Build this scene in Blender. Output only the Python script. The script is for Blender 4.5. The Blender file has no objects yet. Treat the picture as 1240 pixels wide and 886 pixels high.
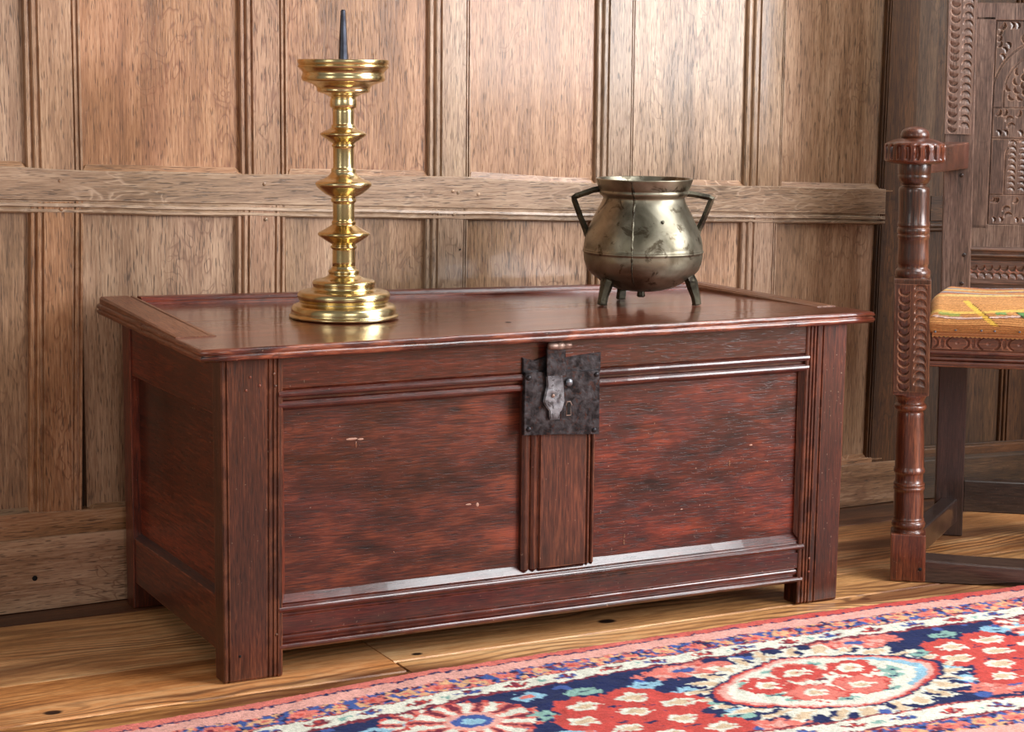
import bpy, bmesh, math, random
import numpy as np
from mathutils import Vector, Matrix
random.seed(7)
S = bpy.context.scene
COL = S.collection
# ------------------------------------------------------------------ camera
cam = bpy.data.cameras.new('camera'); camo = bpy.data.objects.new('camera', cam); COL.objects.link(camo)
cR = Vector((0.88817347, -0.45940184, 0.0098915)); cU = Vector((0.05875422, 0.134888, 0.98911737)); cF = Vector((0.45573658, 0.87792664, -0.14679574))
camo.matrix_world = Matrix(((cR.x, cU.x, -cF.x, -0.98811916), (cR.y, cU.y, -cF.y, -2.88397125), (cR.z, cU.z, -cF.z, 0.96314157), (0, 0, 0, 1)))
cam.sensor_width = 36; cam.lens = 2378.65 / 1240 * 36; cam.clip_start = .05
S.camera = camo
# ------------------------------------------------------------------ light
W = bpy.data.worlds.new('world'); S.world = W; W.use_nodes = True
W.node_tree.nodes['Background'].inputs[0].default_value = (1, .97, .93, 1)
W.node_tree.nodes['Background'].inputs[1].default_value = .19
def area(name, loc, tgt, sx, sy, power, col):
    l = bpy.data.lights.new(name, 'AREA'); l.shape = 'RECTANGLE'; l.size = sx; l.size_y = sy; l.energy = power; l.color = col
    o = bpy.data.objects.new(name, l); COL.objects.link(o); o.location = loc
    o.rotation_euler = (Vector(tgt) - Vector(loc)).to_track_quat('-Z', 'Y').to_euler()
area('window_light_right', (3.55, -2.7, 1.85), (1.0, .4, .75), 1.7, 2.0, 185, (.97, .98, 1))
area('ceiling_light', (2.2, -.85, 3.0), (.9, -.2, .2), 2.6, 1.0, 85, (.96, .98, 1))
area('window_light_front', (-.2, -4.0, 1.9), (.6, 0, .4), 1.5, 1.3, 22, (1, .98, .95))
area('window_light_left', (-2.9, -1.7, 1.6), (0, .3, .5), 1.0, 1.6, 15, (1, .97, .92))
S.view_settings.view_transform = 'Standard'; S.view_settings.look = 'None'; S.view_settings.exposure = 0.15; S.view_settings.gamma = 1
try: S.view_settings.use_curve_mapping = False
except Exception: pass

# ------------------------------------------------------------------ materials
def lin(r, g, b):
    f = lambda c: (c / 255 / 12.92) if c / 255 <= .04045 else ((c / 255 + .055) / 1.055) ** 2.4
    return (f(r), f(g), f(b), 1)
class NT:
    def __init__(s, name):
        s.m = bpy.data.materials.new(name); s.m.use_nodes = True; s.t = s.m.node_tree; s.b = s.t.nodes['Principled BSDF']
    def n(s, typ, **k):
        o = s.t.nodes.new(typ)
        for a, v in k.items(): setattr(o, a, v)
        return o
    def l(s, a, b): s.t.links.new(a, b)
    def val(s, sock, v):
        if isinstance(v, (int, float, tuple)): sock.default_value = v
        else: s.l(v, sock)
    def math(s, op, a, b=0.0, c=None):
        o = s.n('ShaderNodeMath', operation=op); s.val(o.inputs[0], a); s.val(o.inputs[1], b)
        if c is not None: s.val(o.inputs[2], c)
        return o.outputs[0]
    def noise(s, vec, scale, sv=(1, 1, 1), detail=2, dist=0.0, rough=.5):
        mp = s.n('ShaderNodeMapping'); s.l(vec, mp.inputs[0]); mp.inputs['Scale'].default_value = sv
        o = s.n('ShaderNodeTexNoise'); s.l(mp.outputs[0], o.inputs['Vector'])
        o.inputs['Scale'].default_value = scale; o.inputs['Detail'].default_value = detail; o.inputs['Distortion'].default_value = dist; o.inputs['Roughness'].default_value = rough
        return o.outputs['Fac']
    def ramp(s, fac, stops):
        o = s.n('ShaderNodeValToRGB'); s.l(fac, o.inputs[0]); e = o.color_ramp.elements
        while len(e) < len(stops): e.new(.5)
        for k, (p, c) in enumerate(stops):
            e[k].position = p; e[k].color = c if isinstance(c, tuple) else (c, c, c, 1)
        return o.outputs[0]
    def mix(s, fac, a, b, mode='MIX'):
        o = s.n('ShaderNodeMix', data_type='RGBA', blend_type=mode); s.val(o.inputs[0], fac); s.val(o.inputs[6], a); s.val(o.inputs[7], b); return o.outputs[2]

def wood(name, c0, c1, c2, axis='z', rough=.45, bump=.5, fleck=.5, pore=.6, coat=0.0, var=.25, specks=.3, fdark=None, blotch=.35, bands=.5, wear=None, spec=.5, low=4.5, wstr=.7, bl=.07):
    """c0 dark grain, c1 middle, c2 light"""
    w = NT(name); A = {'x': 0, 'y': 1, 'z': 2}[axis]
    def sv(k):
        v = [1.0, 1.0, 1.0]; v[A] = k; return tuple(v)
    tc = w.n('ShaderNodeTexCoord'); oi = w.n('ShaderNodeObjectInfo')
    vm = w.n('ShaderNodeVectorMath', operation='SCALE'); cb = w.n('ShaderNodeCombineXYZ')
    w.l(oi.outputs['Random'], cb.inputs[0]); w.l(w.math('FRACT', w.math('MULTIPLY', oi.outputs['Random'], 7.31)), cb.inputs[1]); w.l(w.math('FRACT', w.math('MULTIPLY', oi.outputs['Random'], 3.77)), cb.inputs[2])
    w.l(cb.outputs[0], vm.inputs[0]); vm.inputs['Scale'].default_value = 23.0
    va = w.n('ShaderNodeVectorMath', operation='ADD'); w.l(tc.outputs['Object'], va.inputs[0]); w.l(vm.outputs[0], va.inputs[1]); P = va.outputs[0]
    nlow = w.noise(P, low, sv(.35), 3, .6)
    nband = w.noise(P, 26, sv(bl), 3, .35)
    nfib = w.noise(P, 330, sv(.06), 3, 0, .7)
    npore = w.noise(P, 520, sv(.07), 1)
    nfl = w.noise(P, 24, sv(.38), 1, 2.3)
    ngate = w.noise(P, 5, sv(.5), 1)
    t = w.math('ADD', w.math('MULTIPLY', nlow, blotch), w.math('ADD', w.math('MULTIPLY', nband, bands * .8), w.math('MULTIPLY', nfib, .55)))
    t = w.math('SUBTRACT', t, (blotch + bands * .8 + .55) * .5); t = w.math('ADD', w.math('MULTIPLY', t, 1.9), .5)
    col = w.ramp(t, [(.12, c0), (.5, c1), (.88, c2)])
    fm = w.math('MULTIPLY', w.ramp(nfl, [(.50, 0.0), (.545, .55), (.575, 1.0), (.60, .1), (.62, 0.0)]), w.ramp(ngate, [(.45, 0.0), (.56, fleck)]))
    col = w.mix(fm, col, fdark or c0)
    pm = w.math('MULTIPLY', w.ramp(npore, [(.60, 0.0), (.68, 1.0)]), pore)
    dk = tuple(x * .35 for x in c0[:3]) + (1,)
    col = w.mix(pm, col, dk)
    nsp = w.noise(P, 210, (1, 1, 1), 1); spm = w.math('MULTIPLY', w.math('MULTIPLY', w.ramp(nsp, [(.745, 0.0), (.77, 1.0)]), w.ramp(ngate, [(.40, 0.1), (.6, 1.0)])), specks)
    col = w.mix(spm, col, lin(225, 195, 170))
    if wear:
        geo = w.n('ShaderNodeNewGeometry'); bv = w.n('ShaderNodeBevel'); bv.samples = 4; bv.inputs['Radius'].default_value = .0030   # worn arrises
        dt = w.n('ShaderNodeVectorMath', operation='DOT_PRODUCT'); w.l(bv.outputs[0], dt.inputs[0]); w.l(geo.outputs['Normal'], dt.inputs[1])
        wm = w.math('MULTIPLY', w.ramp(dt.outputs['Value'], [(.90, 1.0), (.996, 0.0)]), wstr)
        wm = w.math('MULTIPLY', wm, w.ramp(w.noise(P, 34, (1, 1, 1), 3), [(.42, .1), (.58, 1.0)]))
        col = w.mix(wm, col, wear)
    hsv = w.n('ShaderNodeHueSaturation'); w.l(col, hsv.inputs['Color'])
    w.l(w.math('ADD', w.math('MULTIPLY', oi.outputs['Random'], var), 1 - var * .5), hsv.inputs['Value'])
    r2 = w.math('FRACT', w.math('MULTIPLY', oi.outputs['Random'], 11.7))
    w.l(w.math('ADD', w.math('MULTIPLY', r2, var * 1.2), 1 - var * .6), hsv.inputs['Saturation']); w.l(w.math('ADD', w.math('MULTIPLY', w.math('ADD', nlow, w.math('MULTIPLY', r2, .5)), -.028), .522), hsv.inputs['Hue'])
    w.l(hsv.outputs[0], w.b.inputs['Base Color'])
    r = w.math('ADD', w.math('MULTIPLY', nlow, .28), rough - .14); r = w.math('ADD', r, w.math('MULTIPLY', nfib, .10)); w.l(r, w.b.inputs['Roughness'])
    w.b.inputs['Specular IOR Level'].default_value = spec
    if coat: w.b.inputs['Coat Weight'].default_value = coat; w.b.inputs['Coat Roughness'].default_value = .13
    h = w.math('ADD', w.math('MULTIPLY', nfib, .35), w.math('MULTIPLY', nlow, 2.2)); h = w.math('SUBTRACT', h, w.math('MULTIPLY', pm, .5)); h = w.math('ADD', h, w.math('MULTIPLY', nband, .7))
    bp = w.n('ShaderNodeBump'); bp.inputs['Strength'].default_value = bump; bp.inputs['Distance'].default_value = .0016; w.l(h, bp.inputs['Height']); w.l(bp.outputs[0], w.b.inputs['Normal'])
    return w.m

def oak(a, **k): return wood('pale_oak_' + a, lin(98, 68, 46), lin(158, 119, 88), lin(200, 163, 130), a, **{**dict(rough=.40, bump=.6, fleck=.65, pore=.7, var=.24, specks=.15, fdark=lin(112, 72, 48), spec=.6, coat=.3, wear=lin(214, 184, 154), wstr=.6, blotch=.40), **k})
OAKZ, OAKX = oak('z'), oak('x', fdark=lin(206, 170, 140), fleck=.7)
OAKB = oak('x', var=.1, bands=.8)
OAKR = wood('shaded_oak', lin(42, 27, 16), lin(80, 54, 33), lin(124, 88, 56), 'z', rough=.5, bump=.5, fleck=.5, pore=.5, var=.2, specks=.1)  # shade of the right-hand corner put into a darker oak colour
OAKRX = wood('shaded_oak_rail', lin(42, 27, 16), lin(80, 54, 33), lin(124, 88, 56), 'x', rough=.5, bump=.5, fleck=.5, pore=.5, var=.2, specks=.1)  # level-grain version, with the same corner shade in its colour
def red(a, **k): return wood('dark_red_oak_' + a, lin(22, 10, 7), lin(80, 33, 19), lin(140, 68, 40), a, **{**dict(rough=.33, bump=.34, fleck=.30, pore=.6, var=.10, specks=.4, coat=.22, blotch=.48, bands=.3, fdark=lin(60, 26, 18), spec=.5), **k})
RW = dict(wear=lin(176, 96, 62), wstr=.65)
REDM = wood('polished_moulding_oak', lin(26, 11, 8), lin(74, 30, 19), lin(124, 58, 38), 'x', rough=.27, bump=.32, fleck=.25, pore=.5, coat=.8, var=.05, specks=.3, blotch=.45, bands=.35, wear=lin(176, 96, 62), wstr=.5)
REDX, REDZ, REDY = red('x', **RW), red('z', **RW), red('y', **RW)
REDP = red('x', var=.08, bands=.55, blotch=.48, low=16, bl=.4, fleck=.5)
LIDM = wood('polished_red_oak_lid', lin(44, 20, 13), lin(96, 48, 31), lin(142, 84, 54), 'x', rough=.24, bump=.16, fleck=.2, pore=.35, coat=.75, var=.05, specks=.25, bands=.4)
LIDE = wood('worn_lid_edge', lin(24, 9, 7), lin(96, 40, 24), lin(182, 112, 74), 'x', rough=.25, bump=.8, fleck=.5, pore=.6, coat=.8, blotch=.9, low=26, bl=.25, wstr=.85, wear=lin(206, 140, 100), var=.05, specks=.5, bands=.3)
LIDY = wood('worn_lid_end', lin(80, 42, 28), lin(124, 76, 52), lin(166, 114, 82), 'y', rough=.40, bump=.5, fleck=.3, pore=.5, coat=.15, var=.05, specks=.5, bands=.3)
CH = dict(rough=.31, bump=.35, fleck=.25, pore=.45, coat=.5, var=.10, specks=.12, wear=lin(186, 118, 84))
CHZ = wood('chair_oak_upright', lin(30, 14, 9), lin(86, 42, 26), lin(148, 84, 54), 'z', **CH)
CHX = wood('chair_oak_level', lin(46, 24, 18), lin(88, 50, 37), lin(132, 82, 60), 'x', **CH)
CHB = wood('chair_back_oak_sheen', lin(44, 33, 30), lin(112, 87, 76), lin(166, 138, 122), 'z', **{**CH, 'coat': .35, 'wear': lin(190, 150, 126)})  # glare on the chair back put into a paler, greyer base colour
CHBX = wood('chair_back_rail_oak', lin(42, 30, 27), lin(86, 64, 55), lin(128, 102, 88), 'x', **CH)
CHD = wood('chair_dark_leg', lin(26, 15, 12), lin(52, 31, 26), lin(84, 54, 44), 'z', **{**CH, 'wear': None})
CHDX = wood('chair_dark_rail', lin(30, 20, 17), lin(62, 43, 36), lin(94, 68, 56), 'x', **{**CH, 'wear': None})
def plain(name, c, rough=.9):
    w = NT(name); tc = w.n('ShaderNodeTexCoord'); n = w.noise(tc.outputs['Object'], 40, (1, 1, 1), 3)
    w.l(w.ramp(n, [(.3, tuple(x * .75 for x in c[:3]) + (1,)), (.7, c)]), w.b.inputs['Base Color']); w.b.inputs['Roughness'].default_value = rough; return w.m
CHIP = plain('bare_wood_chip', lin(196, 150, 128), .6)
FLM = wood('floor_pine', lin(140, 82, 42), lin(222, 154, 94), lin(250, 204, 146), 'x', rough=.40, bump=.8, fleck=.0, pore=.35, coat=.12, var=.10, specks=.2, blotch=.6, bands=.5, spec=.45, low=3.2)
def add_rings(m, knots):
    """growth rings that sweep round knots; the knots sit at fixed places on the boards"""
    t = m.node_tree; w = NT.__new__(NT); w.m = m; w.t = t; w.b = t.nodes['Principled BSDF']
    tc = w.n('ShaderNodeTexCoord'); sx = w.n('ShaderNodeSeparateXYZ'); w.l(tc.outputs['Object'], sx.inputs[0]); x, y = sx.outputs[0], sx.outputs[1]
    h = w.math('ADD', y, w.math('MULTIPLY', w.noise(tc.outputs['Object'], 2.2, (.5, 1, 1), 3, .4), .30))
    blob = 0.0
    for kx, ky, r in knots:
        ax = w.math('MULTIPLY', w.math('SUBTRACT', x, kx), .20); ay = w.math('SUBTRACT', y, ky)
        d2 = w.math('ADD', w.math('MULTIPLY', ax, ax), w.math('MULTIPLY', ay, ay))
        h = w.math('ADD', h, w.math('MULTIPLY', w.math('DIVIDE', r * r, w.math('ADD', d2, r * r)), r * 2.6))
        bx = w.math('MULTIPLY', w.math('SUBTRACT', x, kx), .7); b2 = w.math('ADD', w.math('MULTIPLY', bx, bx), w.math('MULTIPLY', ay, ay))
        g = w.math('MULTIPLY', w.math('SUBTRACT', 1.0, w.math('DIVIDE', b2, r * r * .45)), 1.6); g.node.use_clamp = True; blob = w.math('MAXIMUM', blob, g)
    sn = w.math('SINE', w.math('MULTIPLY', h, 330.0)); rg = w.ramp(w.math('ADD', w.math('MULTIPLY', sn, .5), .5), [(.45, 0.0), (.95, 1.0)])
    gate = w.ramp(w.noise(tc.outputs['Object'], 4, (.3, 1.6, 1), 2), [(.42, .10), (.62, .75)])
    src = w.b.inputs['Base Color'].links[0].from_socket
    col = w.mix(w.math('MULTIPLY', rg, gate), src, lin(88, 50, 26)); col = w.mix(blob, col, lin(36, 20, 12))
    dk = w.ramp(w.noise(tc.outputs['Object'], 3.1, (.35, 3.0, 1), 4, .8), [(.50, 0.0), (.64, .8)]); col = w.mix(dk, col, lin(100, 54, 28))
    w.l(col, w.b.inputs['Base Color'])
add_rings(FLM, [(.735, .058, .022), (-.28, -.02, .018), (.345, .02, .012), (1.62, .30, .02), (1.25, -.02, .012), (-1.1, .3, .02), (2.3, -.6, .02), (.2, -1.9, .02)])

def metal(name, c0, c1, rough, scale, bump=.2, spots=None, met=1.0, rv=.15):
    w = NT(name); tc = w.n('ShaderNodeTexCoord'); P = tc.outputs['Object']
    n1 = w.noise(P, scale, (1, 1, 1), 4, .4); n2 = w.noise(P, scale * 5, (1, 1, 1), 3)
    col = w.ramp(n1, [(.35, c0), (.65, c1)])
    if spots:
        sm = w.ramp(w.noise(P, scale * 1.7, (1, 1, 1), 5, .5, .65), [(.56, 0.0), (.62, 1.0)]); col = w.mix(w.math('MULTIPLY', sm, .75), col, spots)
    w.l(col, w.b.inputs['Base Color']); w.b.inputs['Metallic'].default_value = met
    w.l(w.math('ADD', w.math('MULTIPLY', n1, rv * 2), rough - rv), w.b.inputs['Roughness'])
    bp = w.n('ShaderNodeBump'); bp.inputs['Strength'].default_value = bump; bp.inputs['Distance'].default_value = .001
    w.l(w.math('ADD', n1, w.math('MULTIPLY', n2, .3)), bp.inputs['Height']); w.l(bp.outputs[0], w.b.inputs['Normal'])
    return w.m
BRASS = metal('polished_brass', lin(204, 178, 122), lin(230, 212, 164), .23, 9, .06, rv=.06)
BRONZE = metal('aged_bronze', lin(106, 100, 84), lin(164, 157, 138), .40, 17, .9, lin(66, 54, 38), .92, .10)
BRONZED = metal('dark_bronze', lin(58, 54, 46), lin(104, 98, 82), .38, 30, .5, lin(44, 36, 30), .85)
IRON = metal('black_iron', lin(34, 32, 34), lin(78, 74, 76), .42, 75, .9, lin(74, 48, 40), .75)
IRONL = metal('rubbed_iron', lin(96, 98, 104), lin(158, 162, 168), .38, 60, .8, lin(60, 56, 56), .8)
SPIKE = metal('spike_iron', lin(36, 37, 44), lin(66, 68, 78), .36, 60, .5, None, .8)
PIN = metal('worn_hinge_iron', lin(120, 92, 80), lin(176, 150, 136), .45, 60, .5, None, .5)
DARK = plain('dark_hole', (.006, .004, .003, 1)); BACKM = plain('backing_wood', lin(70, 48, 32))
def vcol(name, rough, bump, bs, coord=True):
    w = NT(name); a = w.n('ShaderNodeVertexColor', layer_name='Col'); tc = w.n('ShaderNodeTexCoord')
    n = w.noise(tc.outputs['Object'], bs, (1, 1, 1), 3); v = w.ramp(n, [(.3, .78), (.7, 1.12)])
    w.l(w.mix(1.0, a.outputs[0], v, 'MULTIPLY'), w.b.inputs['Base Color']); w.b.inputs['Roughness'].default_value = rough
    w.b.inputs['Specular IOR Level'].default_value = .15
    w.b.inputs['Sheen Weight'].default_value = .05
    bp = w.n('ShaderNodeBump'); bp.inputs['Strength'].default_value = bump; bp.inputs['Distance'].default_value = .002; w.l(n, bp.inputs['Height']); w.l(bp.outputs[0], w.b.inputs['Normal'])
    return w.m
RUGM = vcol('wool_pile', .95, .5, 480); NEEDLE = vcol('needlework', .9, .3, 500)
CARVE = None

# ------------------------------------------------------------------ helpers
def link(name, me, m, parent=None, loc=None, mat4=None, smooth=False):
    o = bpy.data.objects.new(name, me); COL.objects.link(o)
    if m and not me.materials: me.materials.append(m)
    if parent: o.parent = parent
    if loc: o.location = loc
    if mat4 is not None: o.matrix_local = mat4
    if smooth: me.polygons.foreach_set('use_smooth', [True] * len(me.polygons))
    return o
def fromdata(name, v, f, m, parent=None, smooth=False, **k):
    me = bpy.data.meshes.new(name); me.from_pydata([tuple(map(float, p)) for p in v], [], f); me.update()
    bm = bmesh.new(); bm.from_mesh(me); bmesh.ops.recalc_face_normals(bm, faces=bm.faces); bm.to_mesh(me); bm.free()
    return link(name, me, m, parent, smooth=smooth, **k)
def empty(name, loc=(0, 0, 0), rz=0, label=None, cat=None, group=None, kind=None, parent=None):
    o = bpy.data.objects.new(name, None); COL.objects.link(o); o.location = loc; o.rotation_euler = (0, 0, rz); o.empty_display_size = .05
    if label: o['label'] = label
    if cat: o['category'] = cat
    if group: o['group'] = group
    if kind: o['kind'] = kind
    if parent: o.parent = parent
    return o
def hexa(name, c, m, parent=None, bev=.002, seg=2, wob=0.0, **k):
    """c: 8 corners, bottom 4 (x0y0,x1y0,x1y1,x0y1) then top 4"""
    bm = bmesh.new(); vs = [bm.verts.new(p) for p in c]
    for f in ((0, 3, 2, 1), (4, 5, 6, 7), (0, 1, 5, 4), (1, 2, 6, 5), (2, 3, 7, 6), (3, 0, 4, 7)): bm.faces.new([vs[i] for i in f])
    if bev:
        bmesh.ops.bevel(bm, geom=list(bm.edges), offset=bev, segments=seg, profile=.6, affect='EDGES', clamp_overlap=True)
    bmesh.ops.recalc_face_normals(bm, faces=bm.faces)
    me = bpy.data.meshes.new(name); bm.to_mesh(me); bm.free()
    return link(name, me, m, parent, **k)
def box(name, x0, x1, y0, y1, z0, z1, m, parent=None, bev=.002, **k):
    return hexa(name, [(x0, y0, z0), (x1, y0, z0), (x1, y1, z0), (x0, y1, z0), (x0, y0, z1), (x1, y0, z1), (x1, y1, z1), (x0, y1, z1)], m, parent, bev, **k)
def loft(name, secs, m, parent=None, closed=True, cap=True, smooth=False, **k):
    """secs: list of equal-length loops of 3D points; closed loops, end caps"""
    n = len(secs[0]); v = [p for s in secs for p in s]; f = []
    for i in range(len(secs) - 1):
        for j in range(n if closed else n - 1):
            a, b = i * n + j, i * n + (j + 1) % n
            f.append((a, b, b + n, a + n))
    if cap: f.append(tuple(range(n))); f.append(tuple(reversed(range((len(secs) - 1) * n, len(secs) * n))))
    return fromdata(name, v, f, m, parent, smooth, **k)
def lathe(name, prof, m, parent=None, seg=48, mod=None, sharp=None, **k):
    """prof list of (r,z); r=0 ends collapse"""
    v = []; f = []
    for i, (r, z) in enumerate(prof):
        for j in range(seg):
            a = 2 * math.pi * j / seg; rr = r if mod is None else mod(r, z, a)
            v.append((rr * math.cos(a), rr * math.sin(a), z))
    for i in range(len(prof) - 1):
        for j in range(seg):
            a, b = i * seg + j, i * seg + (j + 1) % seg
            f.append((a, b, b + seg, a + seg))
    f.append(tuple(reversed(range(seg)))); f.append(tuple(range((len(prof) - 1) * seg, len(prof) * seg)))
    o = fromdata(name, v, f, m, parent, True, **k)
    return o
def smoothprof(p, n=4, sharp=35):
    """Catmull-Rom through profile points keeping tight steps"""
    out = []
    P = [p[0]] + list(p) + [p[-1]]
    for i in range(1, len(P) - 2):
        a, b, c, d = [np.array(q) for q in P[i - 1:i + 3]]
        L = np.linalg.norm(c - b)
        ta = (c - a) * .5; tb = (d - b) * .5
        for tv in (ta, tb):
            q = np.linalg.norm(tv)
            if q > L * .9: tv *= L * .9 / q
        for s in range(n):
            t = s / n; h = (2*t**3-3*t**2+1)*b + (t**3-2*t**2+t)*ta + (-2*t**3+3*t**2)*c + (t**3-t**2)*tb
            out.append((max(h[0], .0005), h[1]))
    out.append(tuple(p[-1])); return out
def heightplate(name, x0, x1, z0, z1, step, dep, y, m, parent=None, back=.006, smooth=False, mapx=None, **k):
    """carved face in x-z facing -y; dep(X,Z)->depth array; sides closed back"""
    nx = max(2, int(round((x1 - x0) / step)) + 1); nz = max(2, int(round((z1 - z0) / step)) + 1)
    X, Z = np.meshgrid(np.linspace(x0, x1, nx), np.linspace(z0, z1, nz)); Dp = dep(X, Z)
    Dp[0, :] = Dp[-1, :] = 0; Dp[:, 0] = Dp[:, -1] = 0
    X2 = X if mapx is None else mapx(X, Z)
    v = np.stack([X2, y + Dp, Z], -1).reshape(-1, 3)
    i = np.arange((nz - 1) * (nx - 1)); r, c = i // (nx - 1), i % (nx - 1); a = r * nx + c
    f = np.stack([a, a + 1, a + 1 + nx, a + nx], -1)
    me = bpy.data.meshes.new(name); me.from_pydata(v.tolist(), [], f.tolist()); me.update()
    ring = [j for j in range(nx)] + [r_ * nx + nx - 1 for r_ in range(1, nz)] + [(nz - 1) * nx + j for j in range(nx - 2, -1, -1)] + [r_ * nx for r_ in range(nz - 2, 0, -1)]
    bm = bmesh.new(); bm.from_mesh(me); bm.verts.ensure_lookup_table()
    rv = [bm.verts[j] for j in ring]; bv = [bm.verts.new((q.co.x, y + back, q.co.z)) for q in rv]; L = len(rv)
    for j in range(L): bm.faces.new((rv[j], bv[j], bv[(j + 1) % L], rv[(j + 1) % L]))
    bm.faces.new(bv)
    bm.to_mesh(me); bm.free()
    return link(name, me, m, parent, smooth=smooth, **k)
def gouge(X, Z, cx, cz, r, ang, D):
    """crescent cut: steep at the outer arc in direction ang, running out behind it"""
    dx, dz = X - cx, Z - cz; ca, sa = math.cos(ang), math.sin(ang)
    u = dx * ca + dz * sa; v = -dx * sa + dz * ca
    rr = np.sqrt(u * u + v * v); ins = (rr < r) & (u > -r * .25)
    arc = np.sqrt(np.maximum(r * r - v * v, 0)); t = np.clip((u + r * .25) / np.maximum(arc + r * .25, 1e-6), 0, 1)
    return np.where(ins, D * t ** 1.3 * np.clip((r - rr) / (r * .12), 0, 1), 0)
def interp(x, xs, ys): return float(np.interp(x, xs, ys))
def setcol(me, arr):
    ca = me.color_attributes.new('Col', 'FLOAT_COLOR', 'POINT'); ca.data.foreach_set('color', arr.astype(np.float32).ravel())

# ================================================================== WALLS
TH = math.radians(2.4587)
wallb = empty('wall_back', (-.2263, .5616, 0), TH, kind='structure', label='panelled back wall of pale oak')
box('wall_backing', -2.2, 2.12, .03, .12, 0, 2.6, BACKM, wallb, 0)
RT = ([-2.2, .0227, .1694, .5654, .953, 1.1626, 1.6503, 2.02], [.835, .7965, .7877, .7739, .7627, .7475, .7314, .717])
RB = ([-2.2, .0204, .3212, .7366, 1.1638, 1.5119, 2.02], [.74, .7169, .7031, .6865, .6688, .6564, .6375])
LT = ([-2.2, .08, .233, 1.94, 2.02], [.20, .1785, .1715, .1080, .106])
BT = ([-2.2, .0038, .2322, 1.9395, 2.02], [.145, .1325, .1305, .0962, .094])
TOPR = 1.70
# stiles: (u at top z~1.1: left mould outer, flat l, flat r, right mould outer), lower-row values top/bottom
def mould_prof(a, b, flip):
    """depth profile from panel (a) to flat (b)"""
    fr = [(0, .016), (.03, .004), (.10, .0015), (.26, .0015), (.32, .006), (.44, .0065), (.50, .0015), (.56, .0), (.74, .0), (.80, .0045), (.90, .0045), (.95, .0)]
    return [(a + (b - a) * t, y) for t, y in fr]
def stile_secs(u, z):
    L = mould_prof(u[0], u[1], 0); R = mould_prof(u[3], u[2], 1)
    pts = L + R[::-1]; loop = [(x, y, z) for x, y in pts] + [(u[3], .03, z), (u[0], .03, z)]
    return loop
def stile(ut, zt, ub, zb, m=OAKZ, par=None):
    n = 7; secs = []
    for i in range(n):
        t = i / (n - 1); secs.append(stile_secs([a + (b - a) * t for a, b in zip(ub, ut)], zb + (zt - zb) * t))
    return loft('stile', secs, m, par or wallb)
UP = [(-.3675, -.3400, -.285, -.2675), (.0700, .0975, .1530, .1720), (.4697, .4965, .5465, .5658), (.8605, .8910, .9405, .9535), (1.2445, 1.2760, 1.3258, 1.3380), (1.6205, 1.6580, 1.7110, 1.7220)]
LOt = [(-.3675, -.3400, -.285, -.2675), (.0739, .1003, .1509, .1719), (.4621, .4883, .5347, .5598), (.8545, .8836, .9370, .9481), (1.236, 1.268, 1.318, 1.331), (1.6176, 1.6528, 1.6994, 1.7128)]
LOb = [(-.3675, -.3400, -.285, -.2675), (.0578, .0862, .1346, .1560), (.455, .48, .527, .552), (.85, .88, .93, .943), (1.236, 1.268, 1.318, 1.331), (1.615, 1.65, 1.697, 1.71)]
for u in UP: stile(u, TOPR + .01, u, interp(u[1], *RT) - .02)
for a, b in zip(LOt, LOb): stile(a, interp(a[1], *RB) + .02, b, interp(b[1], *LT) - .02)
# corner stile
def corner_stile(u0t, u0b, zt, zb):
    secs = []
    for i in range(5):
        t = i / 4; a = u0b + (u0t - u0b) * t; z = zb + (zt - zb) * t
        secs.append([(x, y, z) for x, y in mould_prof(a, a + .013, 0)] + [(2.092, -.001, z), (2.092, .03, z), (a, .03, z)])
    loft('stile', secs, OAKR, wallb)  # darker oak carries the corner's shade on this stile
corner_stile(2.018, 1.985, 2.4, .09)
# panels (vertical grain)
def panel(u0, u1, z0, z1, y=.011):
    hexa('wood_panel', [(u0, y, z0), (u1, y, z0), (u1, .03, z0), (u0, .03, z0), (u0, y, z1), (u1, y, z1), (u1, .03, z1), (u0, .03, z1)], OAKZ, wallb, .001, 1)
ups = UP + [(2.018, 0, 0, 2.03)]
edges = [-1.25] + [x for u in UP for x in (u[0], u[3])] + [2.02]
for i in range(0, len(edges), 2):
    a, b = edges[i], edges[i + 1]
    panel(a - .004, b + .004, min(interp(a, *RT), interp(b, *RT)) - .02, TOPR + .01)
    panel(a - .004, b + .004, min(interp(a, *LT), interp(b, *LT)) - .02, max(interp(a, *RB), interp(b, *RB)) + .02, .012)
# middle rail: flat, grooves and lip at the bottom edge
def rail_strip(name, u0, u1, top, bot, m, n=24, lip=True, y=-.0012, par=None):
    secs = []
    for i in range(n + 1):
        u = u0 + (u1 - u0) * i / n; zt, zb = interp(u, *top), interp(u, *bot)
        w = .0008 * math.sin(u * 23) + .0006 * math.sin(u * 61 + 1)
        zt += w; zb -= w * .6
        if lip: pts = [(y + .002, zt), (y, zt - .0015), (y, zb + .0245), (y + .0035, zb + .0225), (y + .0035, zb + .0195), (y, zb + .0175), (y - .001, zb + .0125), (y + .0035, zb + .0105), (y + .004, zb + .0085), (y, zb + .007), (y, zb + .003), (y + .004, zb)]
        else: pts = [(y + .002, zt), (y, zt - .0015), (y, zb + .001), (y + .002, zb)]
        secs.append([(u, a, b) for a, b in pts] + [(u, .03, zb), (u, .03, zt)])
    return loft(name, secs, m, par or wallb)
rail_strip('rail', -1.4, 2.012, RT, RB, OAKX, 60)
rail_strip('rail', -1.4, 2.0, LT, ([-2.2, 2.1], [.06, .06]), OAKX, 30, False)
rail_strip('rail', -1.4, 2.012, ([-2, 3], [TOPR + .08, TOPR + .08]), ([-2, 3], [TOPR, TOPR]), OAKX, 4)
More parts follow.
